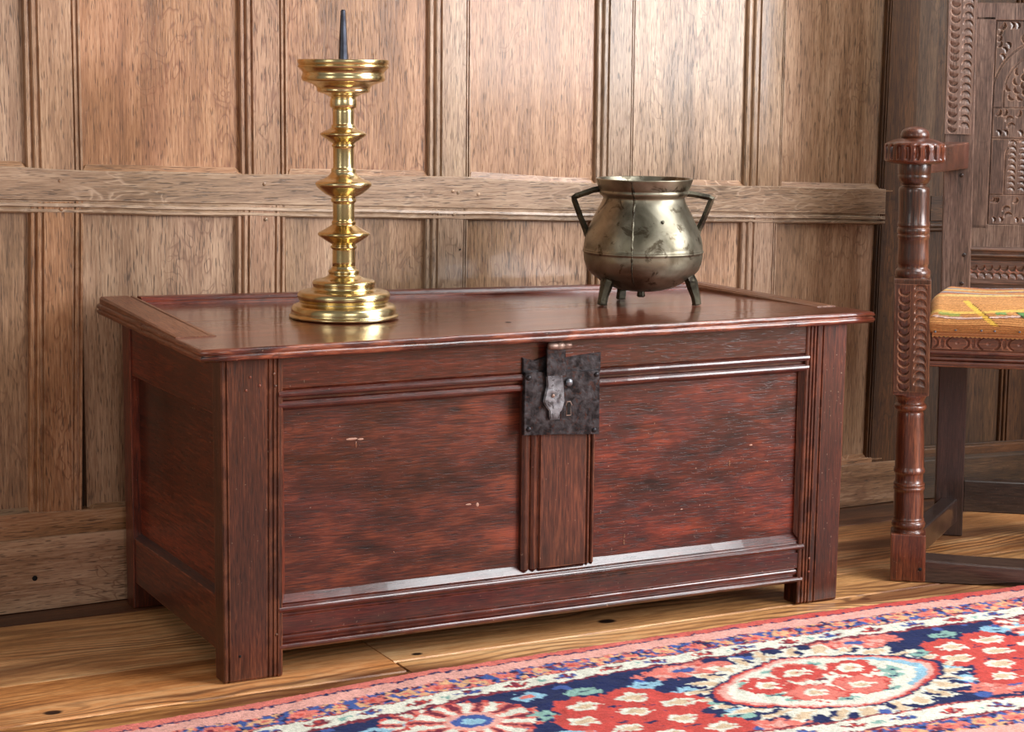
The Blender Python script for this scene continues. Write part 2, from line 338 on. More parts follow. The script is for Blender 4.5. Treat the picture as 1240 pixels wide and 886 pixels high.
# sloping ledges (chamfers) under each upper and lower panel
def ledge(u0, u1, top, h, e=.020):
    secs = []
    L = u1 - u0
    for t in (0, .5 * e / L, e / L, .3, .5, .7, 1 - e / L, 1 - .5 * e / L, 1):
        u = u0 + L * t
        z = interp(u, *top) - .003; d = min(t * L, L - t * L); k = min(1.0, .05 + .95 * d / e)
        secs.append([(u, -.0010, z), (u, .0115, z + h * k), (u, .029, z + h * k), (u, .029, z - .01), (u, .002, z - .01)])
    loft('moulding', secs, OAKX, wallb)
for i in range(0, len(edges), 2):
    a, b = edges[i], edges[i + 1]
    ledge(a - .012, b + .012, RT, .014); ledge(a - .010, b + .010, LT, .011)
bb = rail_strip('baseboard', -1.4, 2.07, BT, ([-3, 3], [.0, .0]), OAKB, 30, False, y=-.009)
# nail heads and pegs on the middle rail
def disc(name, r, h, m, parent, loc, rot=None, seg=10):
    pr = [(r, 0), (r, h * .5), (r * .7, h * .9), (r * .2, h)]
    o = lathe(name, pr, m, parent, seg); o.location = loc; o.rotation_euler = rot or (math.radians(90), 0, 0); return o
for (u, z) in [(.128, .770), (.129, .7195), (.515, .7565), (.518, .691), (.913, .735), (.916, .690), (.925, .732), (.97, .728)]:
    disc('peg', .0035, .0018, OAKX, wallb, (u, -.001, z))
disc('peg', .005, .001, DARK, wallb, (.062, -.0088, .06)); disc('peg', .002, .001, DARK, wallb, (.93, -.0005, .62))

AR = math.radians(-6.6)
wallr = empty('wall_right', (1.86177595 , .65125944, 0), AR, kind='structure', label='panelled wall turning towards the room behind the chair')
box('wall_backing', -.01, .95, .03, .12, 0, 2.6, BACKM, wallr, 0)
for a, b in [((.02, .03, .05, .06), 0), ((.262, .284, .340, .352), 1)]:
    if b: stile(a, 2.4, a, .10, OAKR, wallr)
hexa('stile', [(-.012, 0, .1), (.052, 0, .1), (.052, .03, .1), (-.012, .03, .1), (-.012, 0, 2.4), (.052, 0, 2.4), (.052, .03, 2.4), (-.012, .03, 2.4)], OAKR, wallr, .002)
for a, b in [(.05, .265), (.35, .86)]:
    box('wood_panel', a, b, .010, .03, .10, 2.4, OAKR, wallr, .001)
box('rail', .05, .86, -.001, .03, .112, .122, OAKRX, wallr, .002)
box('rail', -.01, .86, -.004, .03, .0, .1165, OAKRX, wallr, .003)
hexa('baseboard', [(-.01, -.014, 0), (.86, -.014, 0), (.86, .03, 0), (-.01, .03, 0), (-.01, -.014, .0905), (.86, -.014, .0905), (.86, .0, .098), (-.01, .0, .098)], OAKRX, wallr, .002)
# right wall rail above chair seat height, as on the back wall
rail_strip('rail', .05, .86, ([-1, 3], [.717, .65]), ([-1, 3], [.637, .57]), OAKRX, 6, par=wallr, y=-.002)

side = empty('added_shade_wall', (0, 0, 0), 0, kind='structure', label='added oak panelled wall out of view, keeping light off the corner behind the chair', parent=None)  # unseen wall added to block light from the right-hand corner
side.location = wallr.location; side.rotation_euler = wallr.rotation_euler
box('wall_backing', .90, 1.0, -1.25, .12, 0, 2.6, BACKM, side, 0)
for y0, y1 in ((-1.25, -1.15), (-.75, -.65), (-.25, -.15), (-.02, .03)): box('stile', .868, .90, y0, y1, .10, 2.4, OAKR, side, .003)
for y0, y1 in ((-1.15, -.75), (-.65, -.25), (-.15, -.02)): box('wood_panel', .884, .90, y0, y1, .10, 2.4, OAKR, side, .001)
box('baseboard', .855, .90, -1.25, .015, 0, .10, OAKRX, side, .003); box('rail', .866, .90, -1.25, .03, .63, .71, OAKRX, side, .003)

# ================================================================== FLOOR
fl = box('floor', -2.6, 3.6, -4.2, .78, -.06, -.004, BACKM, None, 0); fl['kind'] = 'structure'; fl['label'] = 'old pine board floor'
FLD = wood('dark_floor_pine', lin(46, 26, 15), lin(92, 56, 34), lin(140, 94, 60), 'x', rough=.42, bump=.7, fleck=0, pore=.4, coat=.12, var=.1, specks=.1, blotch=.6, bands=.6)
def plank(x0, x1, y0a, y1a, y0b, y1b, zt=0.0, m=None):
    g = .0012
    n = 10; secs = []
    for i in range(n + 1):
        t = i / n; x = x0 + g + (x1 - x0 - 2 * g) * t
        a = y0a + (y0b - y0a) * t + g; b = y1a + (y1b - y1a) * t - g
        w = .0006 * math.sin(x * 9 + y0a * 40); z = zt - .0004 + w * .6 - .0004
        secs.append([(x, a, -.02), (x, a, z - .003), (x, a + .003, z), (x, (a + b) / 2, z - .0005), (x, b - .003, z), (x, b, z - .003), (x, b, -.02)])
    loft('floorboard', secs, m or FLM, fl)
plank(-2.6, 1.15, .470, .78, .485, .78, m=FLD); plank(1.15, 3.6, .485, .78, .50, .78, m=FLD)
plank(-2.6, .95, .110, .470, .148, .485); plank(.95, 3.6, .148, .485, .165, .50)
plank(-2.6, .292, -.050, .110, -.06, .1475); plank(.292, 3.6, -.004, .1475, .03, .165)
plank(-2.6, .295, -.29, -.050, -.29, -.06); plank(.295, 3.6, -.15, -.004, -.13, .03)
ys = -.29
plank(.295, 3.6, -.29, -.15, -.29, -.13)
k = 0
while ys > -4.1:
    w = [.21, .18, .24, .20][k % 4]; xm = [.9, -.4, 1.6, .2][k % 4]
    plank(-2.6, xm, ys - w, ys, ys - w, ys); plank(xm, 3.6, ys - w, ys, ys - w, ys); ys -= w; k += 1

# ================================================================== COFFER
cf = empty('coffer', (0, 0, 0), 0, 'low dark red oak coffer with iron lock plate, standing against the panelled wall', 'chest')
D_, H_ = .5397, .5185
def leg_profile(name, x0, x1, marks, m, z1=.519):
    """front leg board with scratch grooves cut at x marks"""
    pts = [(x0 + .002, 0), ]
    for q in marks: pts += [(q - .0022, 0), (q - .0008, .0028), (q + .0008, .0028), (q + .0022, 0)]
    pts += [(x1 - .002, 0)]
    loop = [(x0, .002)] + pts + [(x1, .002), (x1, .042), (x0, .042)]
    secs = []
    for z in (0, .004, .12, .25, .40, z1):
        e = .0022 if z == 0 else 0
        dx = lambda x: (x - .004 * (1 - z / .5)) if (x > .06 and x < .6) or x > 1.19 or (x > 1.0 and x < 1.19) else x
        secs.append([(dx(x) if x > .02 else x, y + e * (1 if y < .02 else -1), z) for x, y in loop])
    return loft(name, secs, m, cf)
leg_profile('leg', 0, .1025, [.0075, .0775, .0855, .0925], REDZ)
leg_profile('leg', 1.1105, 1.2005, [1.1185, 1.126, 1.133, 1.1465], REDZ)
# back legs
box('leg', 0, .075, D_ - .045, D_, 0, .525, REDZ, cf, .002)
box('leg', 1.125, 1.2, D_ - .045, D_, 0, .505, REDZ, cf, .002)
def xprof(name, x0, x1, pts, m, n=16, par=cf, back=.04, jit=.0005):
    """moulding run along x; pts list (y,z) top to bottom on the front"""
    secs = []
    for i in range(n + 1):
        x = x0 + (x1 - x0) * i / n; j = jit * math.sin(x * 37 + pts[0][1] * 90) + jit * .6 * math.sin(x * 90)
        secs.append([(x, y + j, z) for y, z in pts] + [(x, back, pts[-1][1]), (x, back, pts[0][1])])
    return loft(name, secs, m, par)
def bead(y0, za, zb, bulge, n=6):
    c = (za + zb) / 2; r = (za - zb) / 2
    return [(y0 - bulge * math.sin(math.pi * i / n), c + r * math.cos(math.pi * i / n)) for i in range(n + 1)]
toppts = [(.003, .5185), (.003, .469), (.006, .4675)] + bead(.004, .4665, .4535, .006) + [(.008, .4525), (.008, .4495)] + bead(.005, .4485, .4355, .006) + [(.010, .434), (.016, .431)]
xprof('front_rail', .095, 1.117, toppts, REDM)
botpts = [(.018, .1345), (.017, .1325), (.004, .1195), (.006, .117)] + bead(.003, .1145, .1035, .005) + [(.006, .1015), (.006, .0985), (.003, .0975), (.003, .069), (.007, .0665)] + bead(.006, .0655, .0565, .002) + [(.009, .0555), (.009, .053)] + bead(.004, .052, .0425, .005) + [(.006, .0405)]
xprof('front_rail', .093, 1.117, botpts, REDM)
# muntin
def zprof(name, pts, z0, z1, m, back=.04):
    secs = [[(x, y, z) for x, y in pts] + [(pts[-1][0], back, z), (pts[0][0], back, z)] for z in np.linspace(z0, z1, 6)]
    return loft(name, secs, m, cf)
def bx_(x0, x1, b, y0): return [(x0 + (x1 - x0) * i / 5, y0 - b * math.sin(math.pi * i / 5)) for i in range(6)]
zprof('muntin', [(.5325, .016)] + bx_(.5335, .5485, .004, .008) + [(.5490, .011), (.5510, .011)] + bx_(.5515, .5640, .004, .008) + [(.5645, .009), (.5665, .008), (.5685, .004), (.6570, .004), (.6590, .009)] + bx_(.6595, .6665, .004, .008) + [(.6670, .011), (.6685, .011)] + bx_(.6690, .6755, .003, .008) + [(.6765, .016)], .126, .436, REDZ)
box('front_panel', .09, .545, .0155, .035, .11, .45, REDP, cf, 0); box('front_panel', .665, 1.12, .0155, .035, .11, .45, REDP, cf, 0)
# stopped bevel edges of legs beside the panels (inner arris)
for x0, x1, s in ((.0985, .1035, 1), (1.1065, 1.1115, -1)):
    v = [(x0 if s > 0 else x1, .004, z) for z in (.118, .45)] ; xi = x1 + .003 * s if s > 0 else x0 + .003 * s
    e = x0 if s > 0 else x1
    fromdata('moulding', [(e, .0, .118), (e, .0, .45), (e + .009 * s, .013, .135), (e + .009 * s, .013, .432), (e, .018, .118), (e, .018, .45)], [(0, 1, 3, 2), (2, 3, 5, 4), (0, 4, 5, 1), (0, 2, 4), (1, 5, 3)], REDZ, cf)
# chips and flakes in the old surface
for x, z, a, b in ((.2255, .3760, .011, .0022), (.2410, .3745, .006, .0018), (.233, .366, .002, .006), (.4370, .2480, .006, .0016), (.454, .246, .003, .004), (.960, .2750, .002, .006), (1.005, .3050, .004, .0016), (.742, .152, .002, .005), (.7425, .163, .0016, .004), (.30, .18, .002, .0018), (.80, .36, .002, .002), (.86, .20, .003, .0012)):
    o = lathe('surface_chip', [(1, 0), (.9, .0004), (.4, .0005)], LIDE if a < .0025 else CHIP, cf, 7); o.scale = (a, b, 1); o.location = (x, .0156, z); o.rotation_euler = (math.radians(90), 0, 0)
# sides
for sx, x, dirn in ((0, 0, 1), (1, 1.2, -1)):
    f = lambda q: x + dirn * q
    def sb(name, q0, q1, y0, y1, z0a, z0b, z1a, z1b, m, bev=.002):
        xa, xb = sorted((f(q0), f(q1)))
        hexa(name, [(xa, y0, z0a), (xb, y0, z0a), (xb, y1, z0b), (xa, y1, z0b), (xa, y0, z1a), (xb, y0, z1a), (xb, y1, z1b), (xa, y1, z1b)], m, cf, bev)
    rear = .531 if sx == 0 else .510
    sb('side_rail', .003, .035, .040, D_ - .043, .4275, .4265, .5185, rear, REDY)
    sb('side_rail', .003, .035, .040, D_ - .043, .0440, .0475, .133, .1285, REDY)
    sb('side_panel', .016, .028, .035, D_ - .040, .11, .11, .45, .45, REDY, 0)
    q = [.004, .018]
    fromdata('moulding', [(f(.003), .041, .1325), (f(.003), D_ - .044, .128), (f(.017), .041, .142), (f(.017), D_ - .044, .1375), (f(.022), .041, .128), (f(.022), D_ - .044, .124)], [(0, 1, 3, 2), (2, 3, 5, 4), (0, 4, 5, 1), (0, 2, 4), (1, 5, 3)], REDY, cf)
    fromdata('moulding', [(f(.003), .041, .428), (f(.003), D_ - .044, .427), (f(.014), .041, .423), (f(.014), D_ - .044, .422), (f(.022), .041, .43), (f(.022), D_ - .044, .43)], [(0, 1, 3, 2), (2, 3, 5, 4), (0, 4, 5, 1), (0, 2, 4), (1, 5, 3)], REDY, cf)
box('back_panel', .06, 1.14, D_ - .03, D_ - .008, .05, .50, REDX, cf, .002)
box('bottom_board', .03, 1.17, .035, D_ - .04, .062, .080, REDX, cf, .002)
for x, z in ((.026, .042), (.0475, .4905), (.063, .4765), (.0405, .47), (.0895, .474), (.087, .4935), (.088, .07), (1.131, .085), (1.131, .06)):
    disc('peg', .0024, .0014, REDX if z > .05 else DARK, cf, (x, .0002, z), seg=8)
# lid
LX0, LX1, LY0, LY1, ZT = -.0425, 1.2395, -.029, .5477, .5417
def fr(x, y): t = min(max(y, 0) / .55, 1); return ZT + t * (.0235 + (0 - .0235) * (x - LX0) / (LX1 - LX0))
def un(x, y): t = min(max(y, 0) / .55, 1); return .5210 + t * (.0110 + (-.0090 - .0110) * (x - LX0) / (LX1 - LX0))
def pan(x, y):
    return fr(x, y) - .0125 * min(max(y, 0) / .5, 1) - (.0022 if .2785 < y < .2799 and x < .95 else 0)
def make_lid():
    xs = sorted(set(list(np.linspace(LX0 + .006, LX1 - .006, 30)))); ys = sorted([LY0 + .006, 0, .03, .08, .13, .18, .23, .2780, .2788, .2796, .2804, .33, .38, .43, .48, .52, LY1 - .006])
    v = [(x, y, pan(x, y)) for y in ys for x in xs]; nx, ny = len(xs), len(ys); f = []
    for j in range(ny - 1):
        for i in range(nx - 1): a = j * nx + i; f.append((a, a + 1, a + 1 + nx, a + nx))
    ring = [i for i in range(nx)] + [j * nx + nx - 1 for j in range(1, ny)] + [(ny - 1) * nx + i for i in range(nx - 2, -1, -1)] + [j * nx for j in range(ny - 2, 0, -1)]
    # outward offsets and heights (fraction from top to underside)
    lv = [(.003, .03), (.0052, .12), (.0060, .25), (.0052, .40), (.0030, .46), (.0030, .50), (.0055, .56), (.0062, .72), (.0045, .90), (.0005, 1.0)]
    prev = ring; cx, cy = (LX0 + LX1) / 2, (LY0 + LY1) / 2
    for off, t in lv:
        cur = []
        for r in ring:
            x, y, z = v[r]
            ox = off * (1 if x > LX1 - .0061 else -1 if x < LX0 + .0061 else 0); oy = off * (1 if y > LY1 - .0061 else -1 if y < LY0 + .0061 else 0)
            w = .0005 * math.sin(x * 55 + y * 70) + .0004 * math.sin(x * 140 + t * 9)
            X, Y = x + ox + (w if ox else 0), y + oy + (w if oy else 0)
            cur.append(len(v)); v.append((X, Y, pan(X, Y) * (1 - t) + un(X, Y) * t + w * .6))
        L = len(ring)
        for k in range(L): f.append((prev[k], cur[k], cur[(k + 1) % L], prev[(k + 1) % L]))
        prev = cur
    f.append(tuple(prev))
    o = fromdata('lid', v, f, LIDM, cf)
    o.data.materials.append(LIDE); o.data.materials.append(LIDY)
    for p in o.data.polygons:
        if p.normal.z < .95:
            p.material_index = 2 if abs(p.normal.x) > abs(p.normal.y) else 1
            p.use_smooth = len(p.vertices) == 4
    return o
lid = make_lid()
def strip(x0, x1, y0, y1, inner, n=12, along='y', m=LIDY):
    secs = []
    for i in range(n + 1):
        t = i / n
        if along == 'y':
            y = y0 + (y1 - y0) * t; a, b = (x0, x1) if inner == 'r' else (x1, x0)   # a outer, b inner
            s = 1 if b > a else -1; h = max(fr(a, y) + .0006 - pan(a, y), .0008)
            pts = [(a, 0), (a, h * .75), (a + s * .004, h), (b - s * .016, h), (b - s * .0145, h * .8), (b - s * .0125, h * .8), (b - s * .011, h), (b - s * .005, h * .92), (b - s * .001, h * .55), (b, 0)]
            secs.append([(px, y, pan(px, y) - .001 + pz) for px, pz in pts])
        else:
            x = x0 + (x1 - x0) * t; h = fr(x, y1) + .0006 - pan(x, y1)
            pts = [(y1, 0), (y1, h * .8), (y1 - .003, h), (y0 + .012, h), (y0 + .009, h * .9), (y0 + .005, h * .55), (y0 + .001, h * .35), (y0, 0)]
            secs.append([(x, py, pan(x, y1) - .001 + pz) for py, pz in pts])
    return loft('moulding', secs, m, lid, smooth=False)
strip(LX0 + .004, .030, .105, LY1 - .004, 'r'); strip(1.192, LX1 - .004, .085, LY1 - .004, 'l')
strip(.030, 1.192, .508, LY1 - .004, 'b', 14, 'x', REDX)
disc('peg', .006, .0012, DARK, lid, (.55, .095, pan(.55, .095) - .0006), (0, 0, 0))
# lock
def slab(name, outline, y0, th, m, par, bev=.0012):
    bm = bmesh.new(); fv = [bm.verts.new((x, y0, z)) for x, z in outline]; bv = [bm.verts.new((x, y0 + th, z)) for x, z in outline]; n = len(fv)
    bm.faces.new(fv); bm.faces.new(bv[::-1])
    for i in range(n): bm.faces.new((fv[i], bv[i], bv[(i + 1) % n], fv[(i + 1) % n]))
    bmesh.ops.recalc_face_normals(bm, faces=bm.faces)
    bmesh.ops.bevel(bm, geom=[e for e in bm.edges if abs(e.verts[0].co.y - y0) < 1e-6 and abs(e.verts[1].co.y - y0) < 1e-6], offset=bev, segments=2, affect='EDGES')
    me = bpy.data.meshes.new(name); bm.to_mesh(me); bm.free(); return link(name, me, m, par)
slab('lock_recess_plate', [(.5286, .4600), (.5286, .4940), (.5500, .4875), (.5700, .4935), (.6100, .4890), (.6400, .4920), (.6797, .4945), (.6797, .4600)], -.0015, .004, IRON, cf)
lp = slab('lock_plate', [(.5303, .4693), (.56, .4686), (.6745, .4642), (.6752, .41), (.6755, .3535), (.60, .3590), (.5291, .3625), (.5285, .42)], -.0075, .009, IRON, cf)
lp['label'] = 'black iron lock plate'
for x, z in ((.668, .458), (.665, .362), (.538, .3725), (.537, .460)): disc('nail', .0045, .003, IRON, lp, (x, -.0075, z))
disc('nail', .007, .006, IRONL, lp, (.6134, -.0075, .4481), seg=14)
kp = [(.6105, .392), (.6180, .392), (.6172, .404), (.6192, .4085), (.6170, .4140), (.6118, .4140), (.6094, .4085), (.6114, .404)]
kr = slab('keyhole', [(x + (x - .6143) * .25, z + (z - .403) * .12) for x, z in kp], -.0083, .001, PIN, lp, .0003)
slab('keyhole', kp, -.0088, .001, DARK, lp, .0001)
hs = slab('hasp', [(.5680, .4640), (.5995, .4630), (.5990, .459), (.6010, .445), (.6030, .417), (.5985, .402), (.5945, .3985), (.5940, .3865), (.5755, .3865), (.5740, .402), (.5660, .412), (.5625, .419), (.5655, .432), (.5690, .446), (.5680, .458)], -.0145, .005, IRONL, cf, .0018)
hs['label'] = 'rubbed grey iron hasp'
hs.data.materials.append(IRON)
bar = lathe('hinge_pin', [(.004, -.022), (.0058, -.020), (.0058, -.007), (.005, -.006), (.0065, -.005), (.0065, .005), (.005, .006), (.0058, .007), (.0058, .020), (.004, .022)], PIN, cf, 14, loc=(.591, -.0165, .5125)); bar.rotation_euler = (0, math.radians(90), 0)
disc('nail', .0035, .002, PIN, hs, (.580, -.0143, .428))
box('hasp_strap', .568, .604, -.0138, -.0095, .4605, .509, IRON, cf, .001)

# ================================================================== CANDLESTICK
cs = empty('candlestick', (.3114, .2542, .5444), 0, 'tall polished brass pricket candlestick with iron spike, on the left of the coffer lid', 'candlestick')
def pf(p): return [(r, z + .0029) for r, z in p]
base = pf([(.070, -.0029), (.0935, -.0029), (.0950, -.001), (.0950, .0012), (.0930, .0026), (.0915, .0040), (.0915, .0080), (.0905, .0135), (.0875, .0178), (.0810, .0205), (.0765, .0228), (.0765, .0255), (.0790, .0290), (.0802, .0330), (.0800, .0370), (.0770, .0410), (.0690, .0435), (.0590, .0450), (.0545, .0470), (.0535, .0510), (.0545, .0560), (.0535, .0595), (.0480, .0622), (.0380, .0642), (.0310, .0670), (.0265, .0705), (.0260, .0725), (.0270, .0755), (.0262, .0785), (.0235, .0800), (.0215, .0825), (.0200, .0856)])
lathe('base', smoothprof(base, 3), BRASS, cs, 72)
stem = pf([(.0200, .0850), (.0196, .1128), (.0200, .1150), (.0225, .1170), (.0226, .1200), (.0205, .1215), (.0210, .1235), (.0235, .1250), (.0300, .1290), (.0400, .1355), (.0442, .1390), (.0446, .1415), (.0430, .1440), (.0330, .1490), (.0240, .1545), (.0205, .1570), (.0208, .1600), (.0206, .1625), (.0190, .1640), (.0186, .1680), (.0188, .1911), (.0190, .1945), (.0215, .1965), (.0218, .2005), (.0205, .2030), (.0220, .2050), (.0300, .2090), (.0400, .2165), (.0465, .2225), (.0485, .2262), (.0480, .2290), (.0440, .2320), (.0330, .2360), (.0250, .2420), (.0212, .2470), (.0214, .2500), (.0205, .2530), (.0185, .2545), (.0180, .2580), (.0180, .2873), (.0186, .2895), (.0200, .2915), (.0198, .2940), (.0184, .2950), (.0205, .2975), (.0280, .3020), (.0360, .3075), (.0392, .3110), (.0390, .3135), (.0340, .3165), (.0260, .3200), (.0212, .3235), (.0204, .3265), (.0184, .3290), (.0182, .3330), (.0182, .3561)])
lathe('stem', smoothprof(stem, 3), BRASS, cs, 64)
panp = pf([(.0182, .3550), (.0225, .3580), (.0232, .3640), (.0226, .3714), (.0215, .3740), (.0260, .3765), (.0300, .3790), (.0420, .3825), (.0452, .3850), (.0452, .3885), (.0480, .3930), (.0560, .3975), (.0690, .4015), (.0712, .4050), (.0712, .4100), (.0700, .4135), (.0700, .4165), (.0735, .4210), (.0770, .4245), (.0778, .4275), (.0760, .4290), (.0778, .4310), (.0780, .4370), (.0765, .4380), (.0735, .4370), (.0700, .4310), (.0560, .4250), (.0300, .4215), (.0100, .4205)])
lathe('drip_pan', smoothprof(panp, 3), BRASS, cs, 80)
sp = loft('spike', [[(r * math.cos(a + .5), r * math.sin(a + .5), z) for a in [i * math.pi / 4 for i in range(8)]] for r, z in ((.0088, .424), (.0080, .445), (.0068, .475), (.0052, .505), (.0042, .5225), (.0025, .5245))], SPIKE, cs)
sp['label'] = 'blackened iron spike'

# ================================================================== POT
pt = empty('three_legged_pot', (.929, .279, .5387), 0, 'squat bronze cooking pot with two angular handles, on the right of the coffer', 'pot')
yaw = math.atan2(-.45940184, .88817347)
pp = [(.004, .0232), (.030, .0240), (.0562, .0300), (.074, .0385), (.0874, .0480), (.0985, .0570), (.1056, .0655), (.1107, .0815), (.1116, .0900), (.1118, .0955), (.1132, .0970), (.1132, .0990), (.1120, .1000), (.1124, .1015), (.1115, .1030), (.1108, .1120), (.1080, .1260), (.1030, .1400), (.0960, .1550), (.0895, .1690), (.0830, .1815), (.0785, .1900), (.0765, .1965), (.0768, .2000), (.0815, .2040), (.0835, .2065), (.0838, .2100), (.0825, .2120), (.0838, .2140), (.0858, .2180), (.0880, .2240), (.0902, .2310), (.0908, .2335), (.0895, .2345), (.0872, .2330), (.0845, .2270), (.0810, .2200), (.0780, .2140), (.0735, .2030), (.0730, .1960), (.0780, .1830), (.0870, .1640), (.0960, .1450), (.1040, .1250), (.1075, .1050), (.1075, .0850), (.1000, .0650), (.0850, .0500), (.0600, .0370), (.0200, .0300), (.004, .0295)]
def potmod(r, z, a):
    return r * (1 + .006 * math.sin(2 * a + 1) * min(1, z / .1) + .004 * math.sin(3 * a + z * 30))
body = lathe('pot_body', smoothprof(pp, 2), BRONZE, pt, 72, potmod); body.rotation_euler = (0, 0, yaw)
# casting seam: thin raised rib following the body
def seam():
    a0 = math.radians(-107); secs = []
    out = [p for p in smoothprof(pp[:32], 2) if p[1] > .035]
    for i, (r, z) in enumerate(out):
        a = a0 + .05 * math.sin(z * 16); rr = potmod(r, z, a); w = .0026 + .0012 * math.sin(z * 300) + (.0012 if z > .17 else 0); h = .0013 + .0010 * math.sin(z * 410) * math.sin(z * 173)
        ca, sa = math.cos(a), math.sin(a); t = (-sa, ca)
        secs.append([((rr - .001) * ca - w * t[0], (rr - .001) * sa - w * t[1], z), ((rr + h) * ca, (rr + h) * sa, z), ((rr - .001) * ca + w * t[0], (rr - .001) * sa + w * t[1], z)])
    o = loft('casting_seam', secs, BRONZED, pt); o.rotation_euler = (0, 0, yaw)
seam()
def sweep(name, path, rad, m, par, n=6, rot=0.6, sq=1.0, **k):
    P = [Vector(p) for p in path]; secs = []
    for i, p in enumerate(P):
        d = (P[min(i + 1, len(P) - 1)] - P[max(i - 1, 0)]).normalized(); up = Vector((0, 1, 0)); s = d.cross(up).normalized(); u = s.cross(d).normalized()
        r = rad[i] if isinstance(rad, list) else rad
        secs.append([tuple(p + s * (r * math.cos(rot + 2 * math.pi * j / n)) + u * (r * sq * math.sin(rot + 2 * math.pi * j / n))) for j in range(n)])
    return loft(name, secs, m, par, **k)
h1 = sweep('handle', [(-.078, 0, .2150), (-.095, 0, .2118), (-.1265, 0, .2005), (-.1312, 0, .1975), (-.1300, 0, .1915), (-.118, 0, .160), (-.1085, 0, .1380), (-.1030, 0, .1270)], [.0070, .0062, .0062, .0066, .0062, .0062, .0070, .0090], BRONZED, pt, 6, rot=.52)
h2 = sweep('handle', [(.078, 0, .2070), (.095, 0, .2050), (.1225, 0, .2000), (.1275, 0, .1975), (.1255, 0, .1925), (.113, 0, .160), (.1030, 0, .1380), (.0990, 0, .1270)], [.0070, .0062, .0062, .0066, .0062, .0062, .0070, .0090], BRONZED, pt, 6, rot=.52)
for h in (h1, h2): h.rotation_euler = (0, 0, yaw)
# legs: feet found on the lid
for (fx, fy), flat in (((.8337, .2674), 1), ((1.0048, .2036), 1), ((.9294, .3604), 0)):
    dx, dy = fx - .929, fy - .279; R_ = math.hypot(dx, dy); ux, uy = dx / R_, dy / R_; tx, ty = -uy, ux
    dz = (pan(fx, fy) - .5387) + .0009
    secs = []
    for q, z, w, t in ((R_ - .004, dz, .0085, .0062), (R_ - .001, dz + .0025, .0098, .0075), (R_ - .0035, .015, .0095, .0078), (R_ - .0085, .030, .0115, .0092), (R_ - .013, .046, .0150, .0105), (R_ - .020, .062, .0150, .009), (R_ - .030, .070, .010, .006)):
        secs.append([(ux * (q + a * t) + tx * b * w, uy * (q + a * t) + ty * b * w, z) for a, b in ((-1, -.7), (0, -1), (.9, -.55), (1.15, 0), (.9, .55), (0, 1), (-1, .7))])
    loft('leg', secs, BRONZED, pt, smooth=False)
lathe('casting_stub', [(.006, .012), (.0080, .014), (.0072, .019), (.0062, .026), (.007, .034)], BRONZED, pt, 10, loc=(-.006, -.006, 0))
pl_ = lathe('plug', [(.0036, -.001), (.0036, .0014), (.0018, .0018)], BRONZED, pt, 5)
aa = math.radians(-72); rr = .0945; tilt = 1
pl_.matrix_local = Matrix.Rotation(yaw, 4, 'Z') @ Matrix.Translation((rr * math.cos(aa) * 1.0, rr * math.sin(aa), .159)) @ Vector((math.cos(aa), math.sin(aa), .45)).normalized().to_track_quat('Z', 'Y').to_matrix().to_4x4()

# ================================================================== CHAIR
CA = math.radians(-38)
ch = empty('armchair', (1.3733, .0652, 0), CA, 'carved dark oak armchair with turned posts and needlework seat, right of the coffer', 'chair')
CW = .570   # mirror: x -> CW - x
def mxs(p, mir): return (CW - p[0], p[1], p[2]) if mir else p
def pc(z): return .033 - .018 * z / .82   # leaning axis of the post
def shear_to(o, mir):
    me = o.data; 
    for v in me.vertices:
        x = v.co.x + pc(v.co.z); v.co.x = CW - x if mir else x; v.co.y += .033
    if mir: me.flip_normals()
CRD = .0052
def twocol(xc, off, z0, z1, pitch, r, D=CRD, up=(math.pi * .5, math.pi * .5), jit=.0012, flipl=True):
    rnd = random.Random(int(z0 * 1000)); items = []
    z = z0 + pitch * .6
    while z < z1 - pitch * .4:
        items.append((xc - off + rnd.uniform(-jit, jit) * .4, z + rnd.uniform(-jit, jit), r, -math.pi * .5 - .25 if flipl else math.pi / 2 + .2))
        items.append((xc + off + rnd.uniform(-jit, jit) * .4, z + .003 + rnd.uniform(-jit, jit), r * 1.05, math.pi * .5 - .15)); z += pitch
    def dep(X, Z):
        d = np.zeros_like(X)
        for cx, cz, rr, a in items: d = np.maximum(d, gouge(X, Z, cx, cz, rr, a, D))
        return d
    return dep
